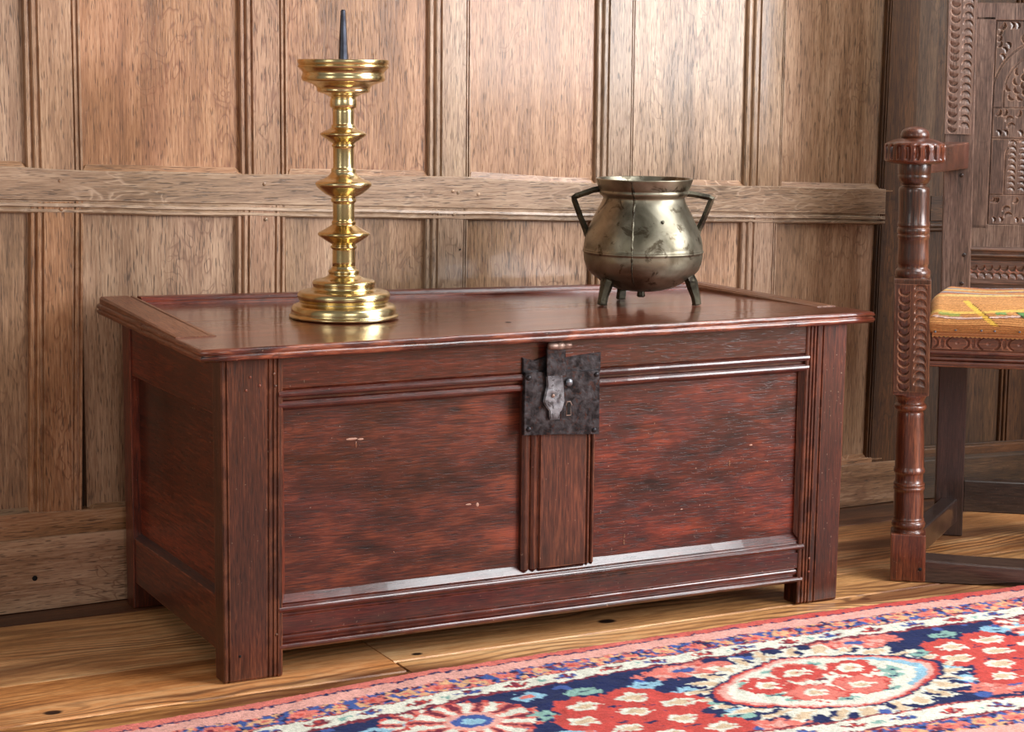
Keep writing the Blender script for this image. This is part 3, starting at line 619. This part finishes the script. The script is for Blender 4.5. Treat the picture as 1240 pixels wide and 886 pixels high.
for mir in (0, 1):
    pr = [(.0, .090), (.030, .0905), (.0300, .0960), (.0275, .0990), (.0310, .1035), (.0325, .1085), (.0310, .1140), (.0285, .1165), (.0300, .1185), (.0285, .1215), (.0285, .1304), (.0287, .160), (.0280, .1750), (.0298, .1775), (.0298, .1815), (.0275, .1830), (.0298, .1850), (.0298, .1890), (.0272, .1910), (.0270, .2080), (.0298, .2110), (.0300, .2150), (.0285, .2195), (.0278, .2220), (.0275, .26), (.0260, .31), (.0255, .3260), (.0245, .3300), (.0285, .3330), (.0312, .3370), (.0308, .3420), (.0275, .3450), (.0255, .3480), (.0285, .3560), (.0310, .3600), (.0320, .3645)]
    o = lathe('turned_leg', [(max(r, .001), z) for r, z in smoothprof(pr, 2)], CHZ, ch, 40); shear_to(o, mir)
    pr = [(.0320, .586), (.0320, .5900), (.0335, .5930), (.0335, .5990), (.0320, .6030), (.0285, .6060), (.0285, .6120), (.0300, .6150), (.0292, .64), (.0290, .6600), (.0305, .6650), (.0305, .6690), (.0285, .6705), (.0305, .6730), (.0305, .6820), (.0285, .6835), (.0305, .6860), (.0305, .6900), (.0290, .6960), (.0290, .7500), (.0280, .7590), (.0215, .7625), (.0240, .7655), (.0290, .7720), (.0312, .7800), (.0302, .7830), (.0310, .7860), (.0312, .8000), (.0300, .8100)]
    o = lathe('turned_post', [(r, z) for r, z in smoothprof(pr, 2)], CHZ, ch, 40); shear_to(o, mir)
    # disc with carved rim, button finial
    def rim(r, z, a):
        if r > .050 and .812 < z < .839: return r -   .0055 * max(0, math.sin(a * 20 + 26 * abs(z - .826))) ** .5
        return r
    prd = [(.030, .8030), (.050, .8050), (.0560, .8085), (.0570, .8110), (.0570, .8150), (.0570, .8200), (.0570, .8260), (.0572, .8310), (.0572, .8360), (.0565, .8400), (.050, .8440), (.040, .8480), (.028, .8510), (.026, .8530)]
    o = lathe('arm_disc', prd, CHZ, ch, 176, rim); shear_to(o, mir)
    for p in o.data.polygons: p.use_smooth = p.normal.z > .5
    o = lathe('finial', smoothprof([(.024, .8510), (.0268, .8545), (.0270, .8590), (.0240, .8660), (.0150, .8715), (.004, .8735)], 3), CHZ, ch, 32); shear_to(o, mir)
    # square blocks
    def blk(name, z0, z1, m):
        c = [(-.001 if z0 == 0 else pc(z0) - .0345, .0, z0), ]
        a, b = pc(z0), pc(z1); w = .0335 if z0 == 0 else .0345
        cs_ = [(a - w, 0, z0), (a + w, 0, z0), (a + w, .067, z0), (a - w, .067, z0), (b - w, 0, z1), (b + w, 0, z1), (b + w, .067, z1), (b - w, .067, z1)]
        if mir: cs_ = [mxs(cs_[i], 1) for i in (1, 0, 3, 2, 5, 4, 7, 6)]
        return hexa(name, cs_, m, ch, .0035)
    zf = 0 if not mir else 0
    blk('foot_block', .0 if not mir else .0098, .0935, CHZ)
    blk('post_block', .3640, .5885, CHZ)
    zc = .476; xc = pc(zc) if not mir else CW - pc(zc); sgn = -1 if mir else 1
    heightplate('carved_face', xc - .0325, xc + .0325, .372, .578, .0011, twocol(xc, .0150, .374, .576, .0152, .0110), -.0045, CHZ, ch, back=.0065, mapx=lambda X, Z, s=sgn: X - s * .018 * (Z - .476) / .82)
    # arm
    def arm(d, w0, w1): pass
    A0, A1 = (.018, .060), (.110, .430); hw = .024
    c = [(A0[0] - hw, A0[1], .7835), (A0[0] + hw, A0[1], .7835), (A1[0] + hw, A1[1], .779), (A1[0] - hw, A1[1], .779), (A0[0] - hw, A0[1], .832), (A0[0] + hw, A0[1], .832), (A1[0] + hw, A1[1], .834), (A1[0] - hw, A1[1], .834)]
    if mir: c = [mxs(c[i], 1) for i in (1, 0, 3, 2, 5, 4, 7, 6)]
    hexa('arm', c, CHX, ch, .004)
    # back stile / rear leg
    def stl(z0, z1, xa, xb, m, nm, w=.059):
        c = [(xa, .416, z0), (xa + w, .416, z0), (xa + w, .470, z0), (xa, .470, z0), (xb, .416, z1), (xb + w, .416, z1), (xb + w, .470, z1), (xb, .470, z1)]
        if mir: c = [mxs(c[i], 1) for i in (1, 0, 3, 2, 5, 4, 7, 6)]
        return hexa(nm, c, m, ch, .0025)
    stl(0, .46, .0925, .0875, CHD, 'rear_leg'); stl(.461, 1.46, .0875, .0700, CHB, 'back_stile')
    xc = .1055 if not mir else CW - .1055
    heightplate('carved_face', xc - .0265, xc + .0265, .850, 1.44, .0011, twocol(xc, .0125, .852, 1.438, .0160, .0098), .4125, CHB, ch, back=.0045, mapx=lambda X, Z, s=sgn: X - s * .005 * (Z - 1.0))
    # side seat rail, side stretcher
    c = [(.010, .060, .432), (.045, .060, .432), (.135, .420, .432), (.100, .420, .432), (.010, .060, .487), (.045, .060, .487), (.135, .420, .487), (.100, .420, .487)]
    if mir: c = [mxs(c[i], 1) for i in (1, 0, 3, 2, 5, 4, 7, 6)]
    hexa('side_rail', c, CHX, ch, .003)
    c = [(.012, .060, .030), (.050, .060, .030), (.140, .420, .030), (.104, .420, .030), (.012, .060, .080), (.050, .060, .080), (.140, .420, .080), (.104, .420, .080)]
    if mir: c = [mxs(c[i], 1) for i in (1, 0, 3, 2, 5, 4, 7, 6)]
    hexa('side_stretcher', c, CHDX, ch, .004)
# front stretcher (worn top), rear stretcher
loft('front_stretcher', [[(x, .002 + .002 * math.sin(x * 11), .001 + .0098 * min(1, max(0, (x - .16) / .08))), (x, .004, .0405 - .006 * math.sin((x - .06) / .44 * math.pi)), (x, .008, .0435 - .006 * math.sin((x - .06) / .44 * math.pi)), (x, .052, .0475 - .004 * math.sin((x - .06) / .44 * math.pi)), (x, .056, .044), (x, .056, .001 + .0098 * min(1, max(0, (x - .16) / .08)))] for x in np.linspace(.062, .508, 14)], CHDX, ch)
box('rear_stretcher', .15, .42, .428, .458, .0506, .1195, CHDX, ch, .003)
# seat rail with mouldings and lunette carving
def rprof(name, x0, x1, pts, back, m, jit=0):
    return loft(name, [[(x, y, z) for y, z in pts] + [(x, back, pts[-1][1]), (x, back, pts[0][1])] for x in np.linspace(x0, x1, 6)], m, ch)
rprof('seat_rail', .050, .520, [(.010, .4860), (.010, .4555)] + bead(.010, .4545, .4445, .007) + [(.012, .4440), (.012, .4415)] + bead(.011, .4410, .4330, .004) + [(.013, .4325), (.008, .4310), (.006, .4280), (.006, .4225), (.009, .4205)], .045, CHX)
def lun(X, Z):
    d = np.zeros_like(X); zc = .4675
    for k in range(-1, 9):
        cx = .108 + k * .0572
        rr = np.sqrt(((X - cx) / .0195) ** 2 + ((Z - zc) / .0125) ** 2)
        d = np.maximum(d, np.where((rr > .92) & (rr < 1.18) & (abs(X - cx) > .010), .0032 * np.clip(1 - abs(rr - 1.05) / .13, 0, 1) ** .5, 0))
        rd = np.sqrt(((X - cx) / .0045) ** 2 + ((Z - zc) / .003) ** 2); d = np.maximum(d, np.where(rd < 1, .002 * (1 - rd), 0))
        d = np.maximum(d, np.where((abs(X - cx - .0286) < .0045 - abs(Z - zc) * .25) & (abs(Z - zc) < .009), .0016, 0))
    return d
heightplate('carved_face', .061, .509, .4552, .4815, .0012, lun, .0075, CHX, ch, back=.0035)
# needlework cushion: curved grid with stitches in colour
def cushion():
    st = .0026; nx, ny = int(.45 / st), 190
    u = np.linspace(0, 1, nx); s = np.linspace(0, 1, ny); U, Sg = np.meshgrid(u, s)
    # profile along s: front face rises from z .4815 at y .012, bulges, then runs back to y .42
    py = np.interp(Sg, [0, .04, .10, .18, .26, .36, .6, .85, 1], [.010, .000, -.006, -.002, .014, .06, .22, .36, .41])
    pz = np.interp(Sg, [0, .04, .10, .18, .26, .36, .6, .85, 1], [.4830, .490, .505, .526, .541, .5545, .552, .532, .512])
    hw = .232 - .062 * np.clip((py - .05) / .36, 0, 1); hw = hw + .010 * np.sin(np.clip(Sg / .2, 0, 1) * np.pi)
    edge = np.clip(np.minimum(U, 1 - U) / .045, 0, 1); dome = np.sqrt(1 - (1 - edge) ** 2)
    X = .285 + (U - .5) * 2 * hw; Zc = .4830 + (pz - .4830) * (.55 + .45 * dome); Y = py + (1 - dome) * .010 * (Sg < .3)
    rng = np.random.default_rng(3)
    Zc = Zc + .0016 * np.sin(X * 40 + 1) * np.sin(Sg * 9) + rng.normal(0, .00022, X.shape) + .0004 * (np.arange(ny)[:, None] % 2)
    stripe = .0012 * np.sin(Sg * 2 * np.pi * 60 + .8 * np.sin(X * 26)) * np.clip((.13 - Sg) / .05, 0, 1); Y = Y + stripe
    C = np.ones(X.shape + (4,)); gold = np.array(lin(204, 144, 88)); C[:] = gold
    C *= (1 + .10 * rng.standard_normal(X.shape))[..., None]
    Zr = pz + .012 * np.sin(X * 12)
    def put(m, c): C[m] = np.array(lin(*c)) * (1 + .08 * rng.standard_normal(m.sum()))[:, None]
    F1 = Sg < .40; B1 = Sg >= .34
    put(F1 & (abs(Zr - .529) < .0018) & (X > .06), (232, 200, 184)); put(F1 & (abs(Zr - .5268) < .0007), (120, 70, 50))
    put(F1 & (Zr > .537) & (Zr < .541), (226, 184, 96)); put(B1 & (np.sin(Sg * 60 + X * 20) > .55), (150, 156, 160)); put(B1 & (np.sin(Sg * 60 + X * 14 + 2) > .72), (168, 96, 66)); put(B1 & (np.sin(Sg * 44 - X * 10) > .82), (222, 190, 120))
    put(F1 & (abs(X - .135 - (.535 - pz) * 1.25) < .0058) & (pz > .502) & (pz < .546), (236, 192, 84)); put(F1 & (abs(X - .142 - (.535 - pz) * 1.25) < .0012) & (pz > .502) & (pz < .542), (96, 56, 36))
    put(F1 & (abs(X - .238 - (.520 - pz) * 1.5) < .008) & (pz > .488) & (pz < .530), (96, 142, 84)); put(F1 & (abs(X - .228 - (.520 - pz) * 1.5) < .0018) & (pz > .488) & (pz < .530), (70, 60, 44))
    put(F1 & (abs(X - .09) < .02) & (abs(Zr - .535) < .0025), (170, 176, 96)); put((((X - .40) / .028) ** 2 + ((pz - .525) / .013) ** 2 < 1 + .25 * np.sin(X * 700)) & F1, (178, 70, 56)); put(F1 & (abs(X - .185) < .01) & (abs(Zr - .5355) < .0025), (128, 160, 96))
    ln = (np.arange(ny)[:, None] % 3 == 0) & np.ones_like(X, bool) & (Sg < .35); C[ln] *= .62
    C[..., 3] = 1
    v = np.stack([X, Y, Zc], -1).reshape(-1, 3); i = np.arange((ny - 1) * (nx - 1)); a = (i // (nx - 1)) * nx + i % (nx - 1)
    me = bpy.data.meshes.new('seat_cushion'); me.from_pydata(v.tolist(), [], np.stack([a, a + 1, a + 1 + nx, a + nx], -1).tolist()); me.update(); setcol(me, C)
    o = link('seat_cushion', me, NEEDLE, ch, smooth=True); o['label'] = 'golden needlework seat cover with yellow and green motifs'
    # braid trim
    nb = 220; rows = 9; xs = np.linspace(.060, .510, nb); vv = []; cc = []
    for j in range(rows):
        t = j / (rows - 1)
        for i, x in enumerate(xs):
            vv.append((x, .0035 - .0035 * math.sin(t * math.pi) + .0008 * ((i + j) % 2), .4800 + t * .0110 - (.0016 * (i % 4 < 2) if j == 0 else 0)))
            q = .75 + .35 * ((i + j) % 2) ; col = lin(206, 156, 100) if (j in (0, 1, 7, 8)) else lin(176, 116, 74); cc.append((col[0] * q, col[1] * q, col[2] * q, 1))
    ff = [(j * nb + i, j * nb + i + 1, (j + 1) * nb + i + 1, (j + 1) * nb + i) for j in range(rows - 1) for i in range(nb - 1)]
    me = bpy.data.meshes.new('braid_trim'); me.from_pydata(vv, [], ff); me.update(); setcol(me, np.array(cc)); link('braid_trim', me, NEEDLE, ch, smooth=True)
    box('seat_board', .060, .510, .012, .42, .478, .4835, CHX, ch, 0)
cushion()
for x in (.0655, .103, .1505, .175, .2205, .26, .31, .36, .41, .46): disc('nail', .0022, .0016, IRONL, ch, (x, -.0015, .4935 if x > .08 else .489), seg=8)
# back: frame, carved panel, rails
BF = .424
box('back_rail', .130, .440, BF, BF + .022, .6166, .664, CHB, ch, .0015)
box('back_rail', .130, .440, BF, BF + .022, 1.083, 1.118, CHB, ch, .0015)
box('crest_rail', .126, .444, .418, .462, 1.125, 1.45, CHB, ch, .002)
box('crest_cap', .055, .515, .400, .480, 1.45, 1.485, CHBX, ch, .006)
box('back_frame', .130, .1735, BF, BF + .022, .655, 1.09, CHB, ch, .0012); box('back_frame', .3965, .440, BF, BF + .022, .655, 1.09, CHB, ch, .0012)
rprof('back_moulding', .132, .438, [(.426, .6185), (.422, .6170)] + bead(.420, .616, .608, .004) + [(.424, .607), (.424, .604)] + bead(.422, .603, .597, .002) + [(.426, .594), (.430, .588)], .445, CHBX)
def bp_(X, Z):
    Xs = np.where(X > .285, .57 - X, X); d = np.zeros_like(X)
    def line(m, dd=.0028): 
        nonlocal d; d = np.maximum(d, np.where(m, dd, 0))
    # border groove and section lines
    line(Xs < .1765, .003); line((Z < .6650) | (Z > 1.0815), .003)
    for zz in (.7265, .8420, .9050): line(abs(Z - zz) < .0012)
    # big arch
    rr = np.hypot(Xs - .285, Z - .9330); up = Z > .905
    line(up & (Z > .933) & (abs(rr - .1115) < .0018)); line(up & (Z <= .933) & (abs(Xs - .1735) < .0018))
    line(up & (Z > .933) & (abs(rr - .0890) < .0018)); line(up & (Z <= .933) & (abs(Xs - .1960) < .0018))
    inside = up & (((Z > .933) & (rr < .088)) | ((Z <= .933) & (Xs > .197))); d = np.where(inside, np.maximum(d, .0012), d)
    # lower arcade arches
    rl = np.hypot(Xs - .2400, Z - .8050); lo = (Z > .7275) & (Z < .841)
    line(lo & (((Z > .805) & (abs(rl - .0350) < .0017)) | ((Z <= .805) & (abs(abs(Xs - .24) - .0350) < .0017))))
    inl = lo & (((Z > .805) & (rl < .034)) | ((Z <= .805) & (abs(Xs - .24) < .034))); d = np.where(inl, np.maximum(d, .0012), d)
    it = []
    for k in range(9): it += [(.2185, .735 + k * .0120, .0085, 1.2), (.2395, .735 + k * .0120, .0085, 1.2), (.2605, .735 + k * .0120, .0085, 1.2)]
    for k in range(8): # radial rows inside big arch
        for q in range(4):
            a = math.radians(178 - q * 26 if k % 2 == 0 else 165 - q * 26); R_ = .020 + k * .0088
            it.append((.285 + R_ * math.cos(a), .925 + R_ * math.sin(a), .0085, a + .9))
    for k in range(3): it += [(.186, .666 + .008, .006, .3), (.200, .674, .006, .3), (.182 + .004 * k, .715, .0065, -.6)]
    it += [(.212, .695, .0085, 1.9), (.216, .682, .0085, 1.9), (.228, .715, .007, -.6), (.232, .674, .006, .3), (.246, .674, .006, .3), (.262, .70, .0085, 1.9), (.275, .715, .007, -.6)]
    it += [(.186, .895, .008, -.6), (.198, .895, .008, -.6), (.210, .880, .0085, 1.9), (.214, .866, .0085, 1.9), (.188, .853, .007, .6), (.202, .853, .007, .6), (.232, .853, .007, .6), (.226, .893, .008, -.6), (.246, .893, .008, -.6), (.26, .87, .009, 1.9)]
    it += [(.186, 1.071, .009, -.7), (.181, 1.058, .007, -.4), (.181, 1.046, .007, -.4), (.182, 1.034, .007, -.4), (.205, 1.072, .0075, .2), (.216, 1.072, .0075, .2), (.193, 1.022, .007, .6), (.189, 1.008, .007, .6), (.200, 1.032, .007, .6), (.240, 1.073, .007, .2), (.262, 1.073, .007, .2)]
    for cx, cz, r, a in it:
        m = gouge(Xs, Z, cx, cz, r, a, .0055); d = np.maximum(d, m)
    rr2 = np.hypot(Xs - .2395, Z - 1.047); line((abs(rr2 - .0115) < .0015) & (np.hypot(Xs - .285, Z - .933) > .1125))
    return d
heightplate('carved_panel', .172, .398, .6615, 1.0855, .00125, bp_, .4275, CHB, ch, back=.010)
rb = box('lower_back_rail', .130, .440, .430, .452, .500, .592, CHBX, ch, .001)
def lr(X, Z):
    d = np.zeros_like(X)
    for k in range(18):
        cx = .150 + k * .0158
        d = np.maximum(d, gouge(X, Z, cx, .5745, .0085, -1.1, .005)); d = np.maximum(d, gouge(X, Z, cx + .002, .5555, .0085, 1.0, .005))
    return d
heightplate('carved_face', .138, .432, .540, .586, .0012, lr, .427, CHBX, ch, back=.005)
for x, z in ((.130, .6), (.128, .54), (.118, .765)): disc('peg', .004, .0016, CHD, ch, (x, .4158, z), seg=10)
disc('peg', .0035, .0015, DARK, ch, (.0555, -.0002, .026), seg=10)

# ================================================================== RUG
def rug():
    st = .0034; x0, x1, wd = -1.0, 2.25, 1.32
    nx, nt = int((x1 - x0) / st), int(wd / st)
    X, T = np.meshgrid(np.linspace(x0, x1, nx), np.linspace(0, wd, nt)); rng = np.random.default_rng(11)
    e = np.interp(X, [-1.0, -.2309, .0192, .15, .2955, .5944, .7935, 1.0, 1.1448, 1.5717, 2.25], [-.17, -.1441, -.1263, -.108, -.0905, -.087, -.083, -.075, -.0765, -.0905, -.10])
    k = 25; ker = np.hanning(2 * k + 1); ker /= ker.sum(); row = np.convolve(np.pad(e[0], k, mode='edge'), ker, 'valid'); e = np.repeat(row[None], nt, 0)
    Y = e - T
    def vn(cell, seed):
        r = np.random.default_rng(seed); gx, gt = int((x1 - x0) / cell) + 3, int(wd / cell) + 3; g = r.uniform(-1, 1, (gt, gx))
        fx, ft = (X - x0) / cell, T / cell; ix, it = fx.astype(int), ft.astype(int); ax, at = fx - ix, ft - it; ax = ax * ax * (3 - 2 * ax); at = at * at * (3 - 2 * at)
        return (g[it, ix] * (1 - ax) + g[it, ix + 1] * ax) * (1 - at) + (g[it + 1, ix] * (1 - ax) + g[it + 1, ix + 1] * ax) * at
    jx = vn(.012, 1) * .0035 + vn(.03, 2) * .003 + rng.normal(0, .0010, X.shape); jt = vn(.012, 3) * .0035 + vn(.05, 4) * .0035 + rng.normal(0, .0010, X.shape)
    A, B = X + jx, T + jt
    wob = vn(.010, 5); w2 = vn(.02, 6)
    red_, sal, pink, nav, blu, cre, bei, teal, lbl, mar, pea = (203, 74, 66), (226, 122, 108), (236, 172, 158), (24, 36, 84), (66, 92, 160), (232, 230, 212), (220, 192, 158), (140, 180, 168), (150, 194, 214), (122, 38, 58), (232, 178, 132)
    C = np.ones(X.shape + (4,))
    L = {c: np.array(lin(*c)) for c in (red_, sal, pink, nav, blu, cre, bei, teal, lbl, mar, pea)}
    def put(m, c): C[m] = L[c]
    def el(cx, ct, rx, rt, w=.18): return ((A - cx) / rx) ** 2 + ((B - ct) / rt) ** 2 < (1 + w * wob) ** 2
    put(B > -1, sal)
    # ---- outer bands: (start of each band, measured from the edge)
    bl = np.interp(X, [.2, .6, 1.0, 1.4], [1.06, .93, 1.0, 1.1])   # band widths drift along the old rug
    Bn = B / bl
    put(Bn < .030, (226, 122, 108) if False else sal); 
    orb = np.clip(np.interp(X, [.3, .65, .9, 1.6], [0, .35, .9, 1]) + .3 * vn(.08, 8), 0, 1)[..., None]; ob = Bn < .030
    C[ob] = (L[sal] * (1 - orb) + L[red_] * orb)[ob]
    rs = (Bn < .030) & (vn(.25, 8) + .5 * vn(.02, 9) > -.1); put(rs, red_) if False else None
    put((Bn > .026) & (Bn < .031) & (vn(.012, 12) > -.35), nav)
    put((Bn >= .031) & (Bn < .066), pink); put((Bn > .062) & (Bn < .0655) & (vn(.01, 13) > .3), nav)
    def minor(b0, b1):
        m = (Bn >= b0) & (Bn < b1); put(m, blu); n1 = vn(.0085, 14); n2 = vn(.008, 15); n3 = vn(.009, 16)
        put(m & (n1 > .32), nav); put(m & (n2 > .30), sal); put(m & (n3 > .42), pea); put(m & (n3 < -.55), mar)
        c = (b0 + b1) / 2
        for i in range(int((x1 - x0) / .0605) + 2):
            cx = x0 + i * .0605 + .02
            mm = (((A - cx) / (.0175)) ** 2 + ((Bn - c) / .0125) ** 2) < (1 + .3 * wob) ** 2
            if i % 2: put(m & mm, sal); put(m & ((((A - cx) / .006) ** 2 + ((Bn - c) / .005) ** 2) < 1), red_)
            else: put(m & mm, pea); put(m & ((((A - cx) / .007) ** 2 + ((Bn - c) / .005) ** 2) < 1), sal)
    def guard(b0, b1, ph=0):
        m = (Bn >= b0) & (Bn < b1); put(m, cre); put(m & ((Bn < b0 + .003) | (Bn > b1 - .003)), mar); c = (b0 + b1) / 2
        put(m & (abs(Bn - b1 + .004) < .003) & (vn(.02, 17) > 0), mar)
        for i in range(int((x1 - x0) / .044) + 2):
            cx = x0 + i * .044 + ph
            if i % 2: put(m & ((((A - cx) / .010) ** 2 + ((Bn - c) / .008) ** 2) < (1 + .3 * wob) ** 2) & (vn(.008, 19) > -.1), teal) if i % 4 == 1 else None; continue
            f = ((((A - cx) / .009) ** 2 + ((Bn - c) / .009) ** 2) < 1)
            for dx, dt in ((-.011, .004), (.011, .004), (-.004, -.009), (.006, -.009), (.018, -.002), (-.019, -.001)): f |= ((((A - cx - dx) / .0055) ** 2 + ((Bn - c - dt) / .0048) ** 2) < 1)
            q = vn(.006, 18 + i % 3)
            put(m & f, mar if i % 4 == 0 else blu); put(m & f & (q > .1), red_ if i % 4 == 0 else mar)
    minor(.066, .112); guard(.114, .160); 
    m0, m1 = .1605, .530
    F = (Bn >= m0) & (Bn < m1); put(F, nav)
    put(F & (vn(.03, 30) > .72), blu)
    def P_(m, c): put(F & m, c)
    ct = .342
    def flower(cx, cy, r, c=red_, halo=None):
        if halo: P_(el(cx, cy, r * 1.12, r * 1.0, .25), halo)
        P_(el(cx, cy, r, r * .86, .22), c); P_(el(cx, cy, r * .52, r * .42, .35), cre); P_(el(cx, cy, r * .26, r * .20, .3), bei)
        an = np.arctan2(B - cy, A - cx); P_(el(cx, cy, r * .56, r * .46, .2) & (abs(an - .6) < .22), c)
    def cluster(cx):
        pts = [(-.055, -.062), (.035, -.070), (-.088, -.005), (.005, -.010), (.088, -.020), (-.045, .052), (.050, .048), (.0, .105), (-.085, .105), (.085, .110)]
        for dx, dt in ((-.125, -.055), (-.02, -.125), (.085, -.115), (.128, -.06), (.140, .02), (-.140, .035), (-.135, .09), (.130, .08), (.05, .160), (-.05, .160)):
            P_(el(cx + dx, ct + dt, .026, .018, .4), teal if (dx > 0) == (dt > 0) else lbl); P_(el(cx + dx, ct + dt, .010, .004), nav)
        for dx, dt in pts: P_(el(cx + dx, ct + dt, .050, .046, .14), red_)
        for dx, dt in pts:
            P_(el(cx + dx, ct + dt, .027, .019, .3), cre); P_(el(cx + dx, ct + dt, .017, .010, .3), bei)
            P_(el(cx + dx + .022, ct + dt + .003, .010, .0035, .2), red_)
        for dx, dt in ((-.012, -.045), (.045, -.028), (-.04, .022), (.05, .082), (-.045, .09), (.0, .04)): P_(el(cx + dx, ct + dt, .014, .0035, .4), nav)
    def lozenge(cx):
        an = np.arctan2((B - ct) / .16, (A - cx) / .235); rr = np.hypot((A - cx) / .238, (B - ct) / .170)
        ser = 1 + .085 * np.sign(np.sin(an * 26 + w2)) * np.abs(np.sin(an * 26)) ** .5 + .05 * wob
        P_(rr < .985 * ser, cre); P_((rr < .93 * ser) & (np.sin(an * 26 + .6) > -.35), bei); P_((rr < .80 + .03 * np.sin(an * 26)) & (rr > .745), cre)
        P_((rr > .80) & (rr < .95) & (np.sin(an * 13 + .4) > .94), nav)
        x_, y_ = np.abs(A - cx) / .208, np.abs(B - ct) / .128; s = x_ ** 1.2 + y_ ** 1.8
        P_(s < 1.10, nav); P_(s < 1.04, red_); P_(s < .98, pink); P_(s < .90, cre); P_((s < .90) & (A > cx + .10) & (s > .78), lbl)
        for dx, dt in ((-.13, -.045), (-.055, -.085), (-.10, .05), (-.115, .015), (.10, -.03), (.11, .025), (.06, .075), (-.03, .085), (.125, .0), (-.01, -.02), (.02, -.085)):
            P_(el(cx + dx, ct + dt, .020, .012, .5) & (s < .88), teal); P_(el(cx + dx + .003, ct + dt + .003, .007, .004, .5) & (s < .88), nav)
        for dx, dt, c, h in ((-.100, -.026, red_, None), (-.022, -.058, red_, sal), (-.055, .040, sal, red_), (.072, -.038, red_, None), (.035, .038, sal, red_)): flower(cx + dx, ct + dt, .046, c, h)
        P_(el(cx - .005, ct - .005, .012, .009, .4), mar)
    def palmette(cx, cy, sg, s=1.0):
        P_(el(cx, cy, .105 * s, .085 * s, .15), sal); an = np.arctan2((B - cy) * sg, A - cx); rr = np.hypot(A - cx, (B - cy) * 1.15) / s
        P_((rr < .100) & (np.sin(an * 11) > .2), cre); P_((rr < .100) & (rr > .05) & (np.sin(an * 11) < -.75), mar); P_(rr < .045, pink); P_(rr < .032, blu); P_(el(cx, cy, .018 * s, .014 * s), lbl)
        P_((rr > .098) & (rr < .108) & (np.sin(an * 22) > .2), red_)
    def spray(cx, cy, rx, rt):
        P_(el(cx, cy, rx, rt, .35), sal); P_(el(cx, cy, rx * .7, rt * .7, .5) & (vn(.009, 21) > .15), pink); P_(el(cx, cy, rx * .8, rt * .8, .4) & (vn(.008, 22) > .45), red_); P_(el(cx, cy, rx * .25, rt * .3), blu)
    for o_ in (-1.2, 0, 1.2):
        for cx in (.69 + o_, 1.035 + o_): spray(cx, m0 + .030, .085, .034)
        for cx in (1.13 + o_, .62 + o_): spray(cx, m1 - .045, .085, .038)
        for dx, dt in ((.19, .12), (.39, .10), (.14, .30), (.40, .28), (.62, .44), (1.34, .14), (.66, .30), (1.07, .27)): P_(el(dx + o_, dt + .10, .030, .016, .5), lbl); P_(el(dx + o_, dt + .10, .012, .007, .5), sal)
        palmette(.265 + o_, .262, -1, 1.0); palmette(.265 + o_, .44, 1, .9); palmette(1.40 + o_, .235, -1, .75)
        cluster(.505 + o_); cluster(1.225 + o_); lozenge(.868 + o_)
    put(F & ((Bn < m0 + .004) | (Bn > m1 - .004)), mar)
    guard(.532, .585, .01); minor(.587, .640)
    put((Bn >= .640) & (Bn < .70), pink); put((Bn > .697) & (Bn < .702), nav)
    R2 = Bn >= .702; put(R2, red_); put(R2 & (vn(.05, 40) > .25), nav); put(R2 & (vn(.03, 41) > .45), cre); put(R2 & (vn(.028, 42) > .5), teal); put(R2 & (vn(.024, 43) > .55), sal)
    C[..., :3] *= (1 + .10 * rng.standard_normal(X.shape) + .06 * vn(.05, 50))[..., None].clip(.55, 1.5)
    C[..., :3] = C[..., :3] * .94 + .002
    C[..., 3] = 1
    edge = np.clip(T / .008, 0, 1)
    Z = .0012 + .0068 * np.sqrt(1 - (1 - edge) ** 2) + rng.normal(0, .00045, X.shape) + .0012 * vn(.02, 60) * edge
    Z[0] = 0.0005
    v = np.stack([X, Y, Z], -1).reshape(-1, 3); i = np.arange((nt - 1) * (nx - 1)); a = (i // (nx - 1)) * nx + i % (nx - 1)
    f = np.stack([a, a + nx, a + 1 + nx, a + 1], -1)
    me = bpy.data.meshes.new('rug'); me.vertices.add(len(v)); me.vertices.foreach_set('co', v.ravel()); me.loops.add(f.size); me.loops.foreach_set('vertex_index', f.ravel())
    me.polygons.add(len(f)); me.polygons.foreach_set('loop_start', np.arange(0, f.size, 4)); me.update(calc_edges=True); me.validate()
    setcol(me, C)
    o = link('rug', me, RUGM, smooth=True); o['label'] = 'red, navy and cream floral wool rug lying on the boards in front of the coffer'; o['category'] = 'rug'
rug()
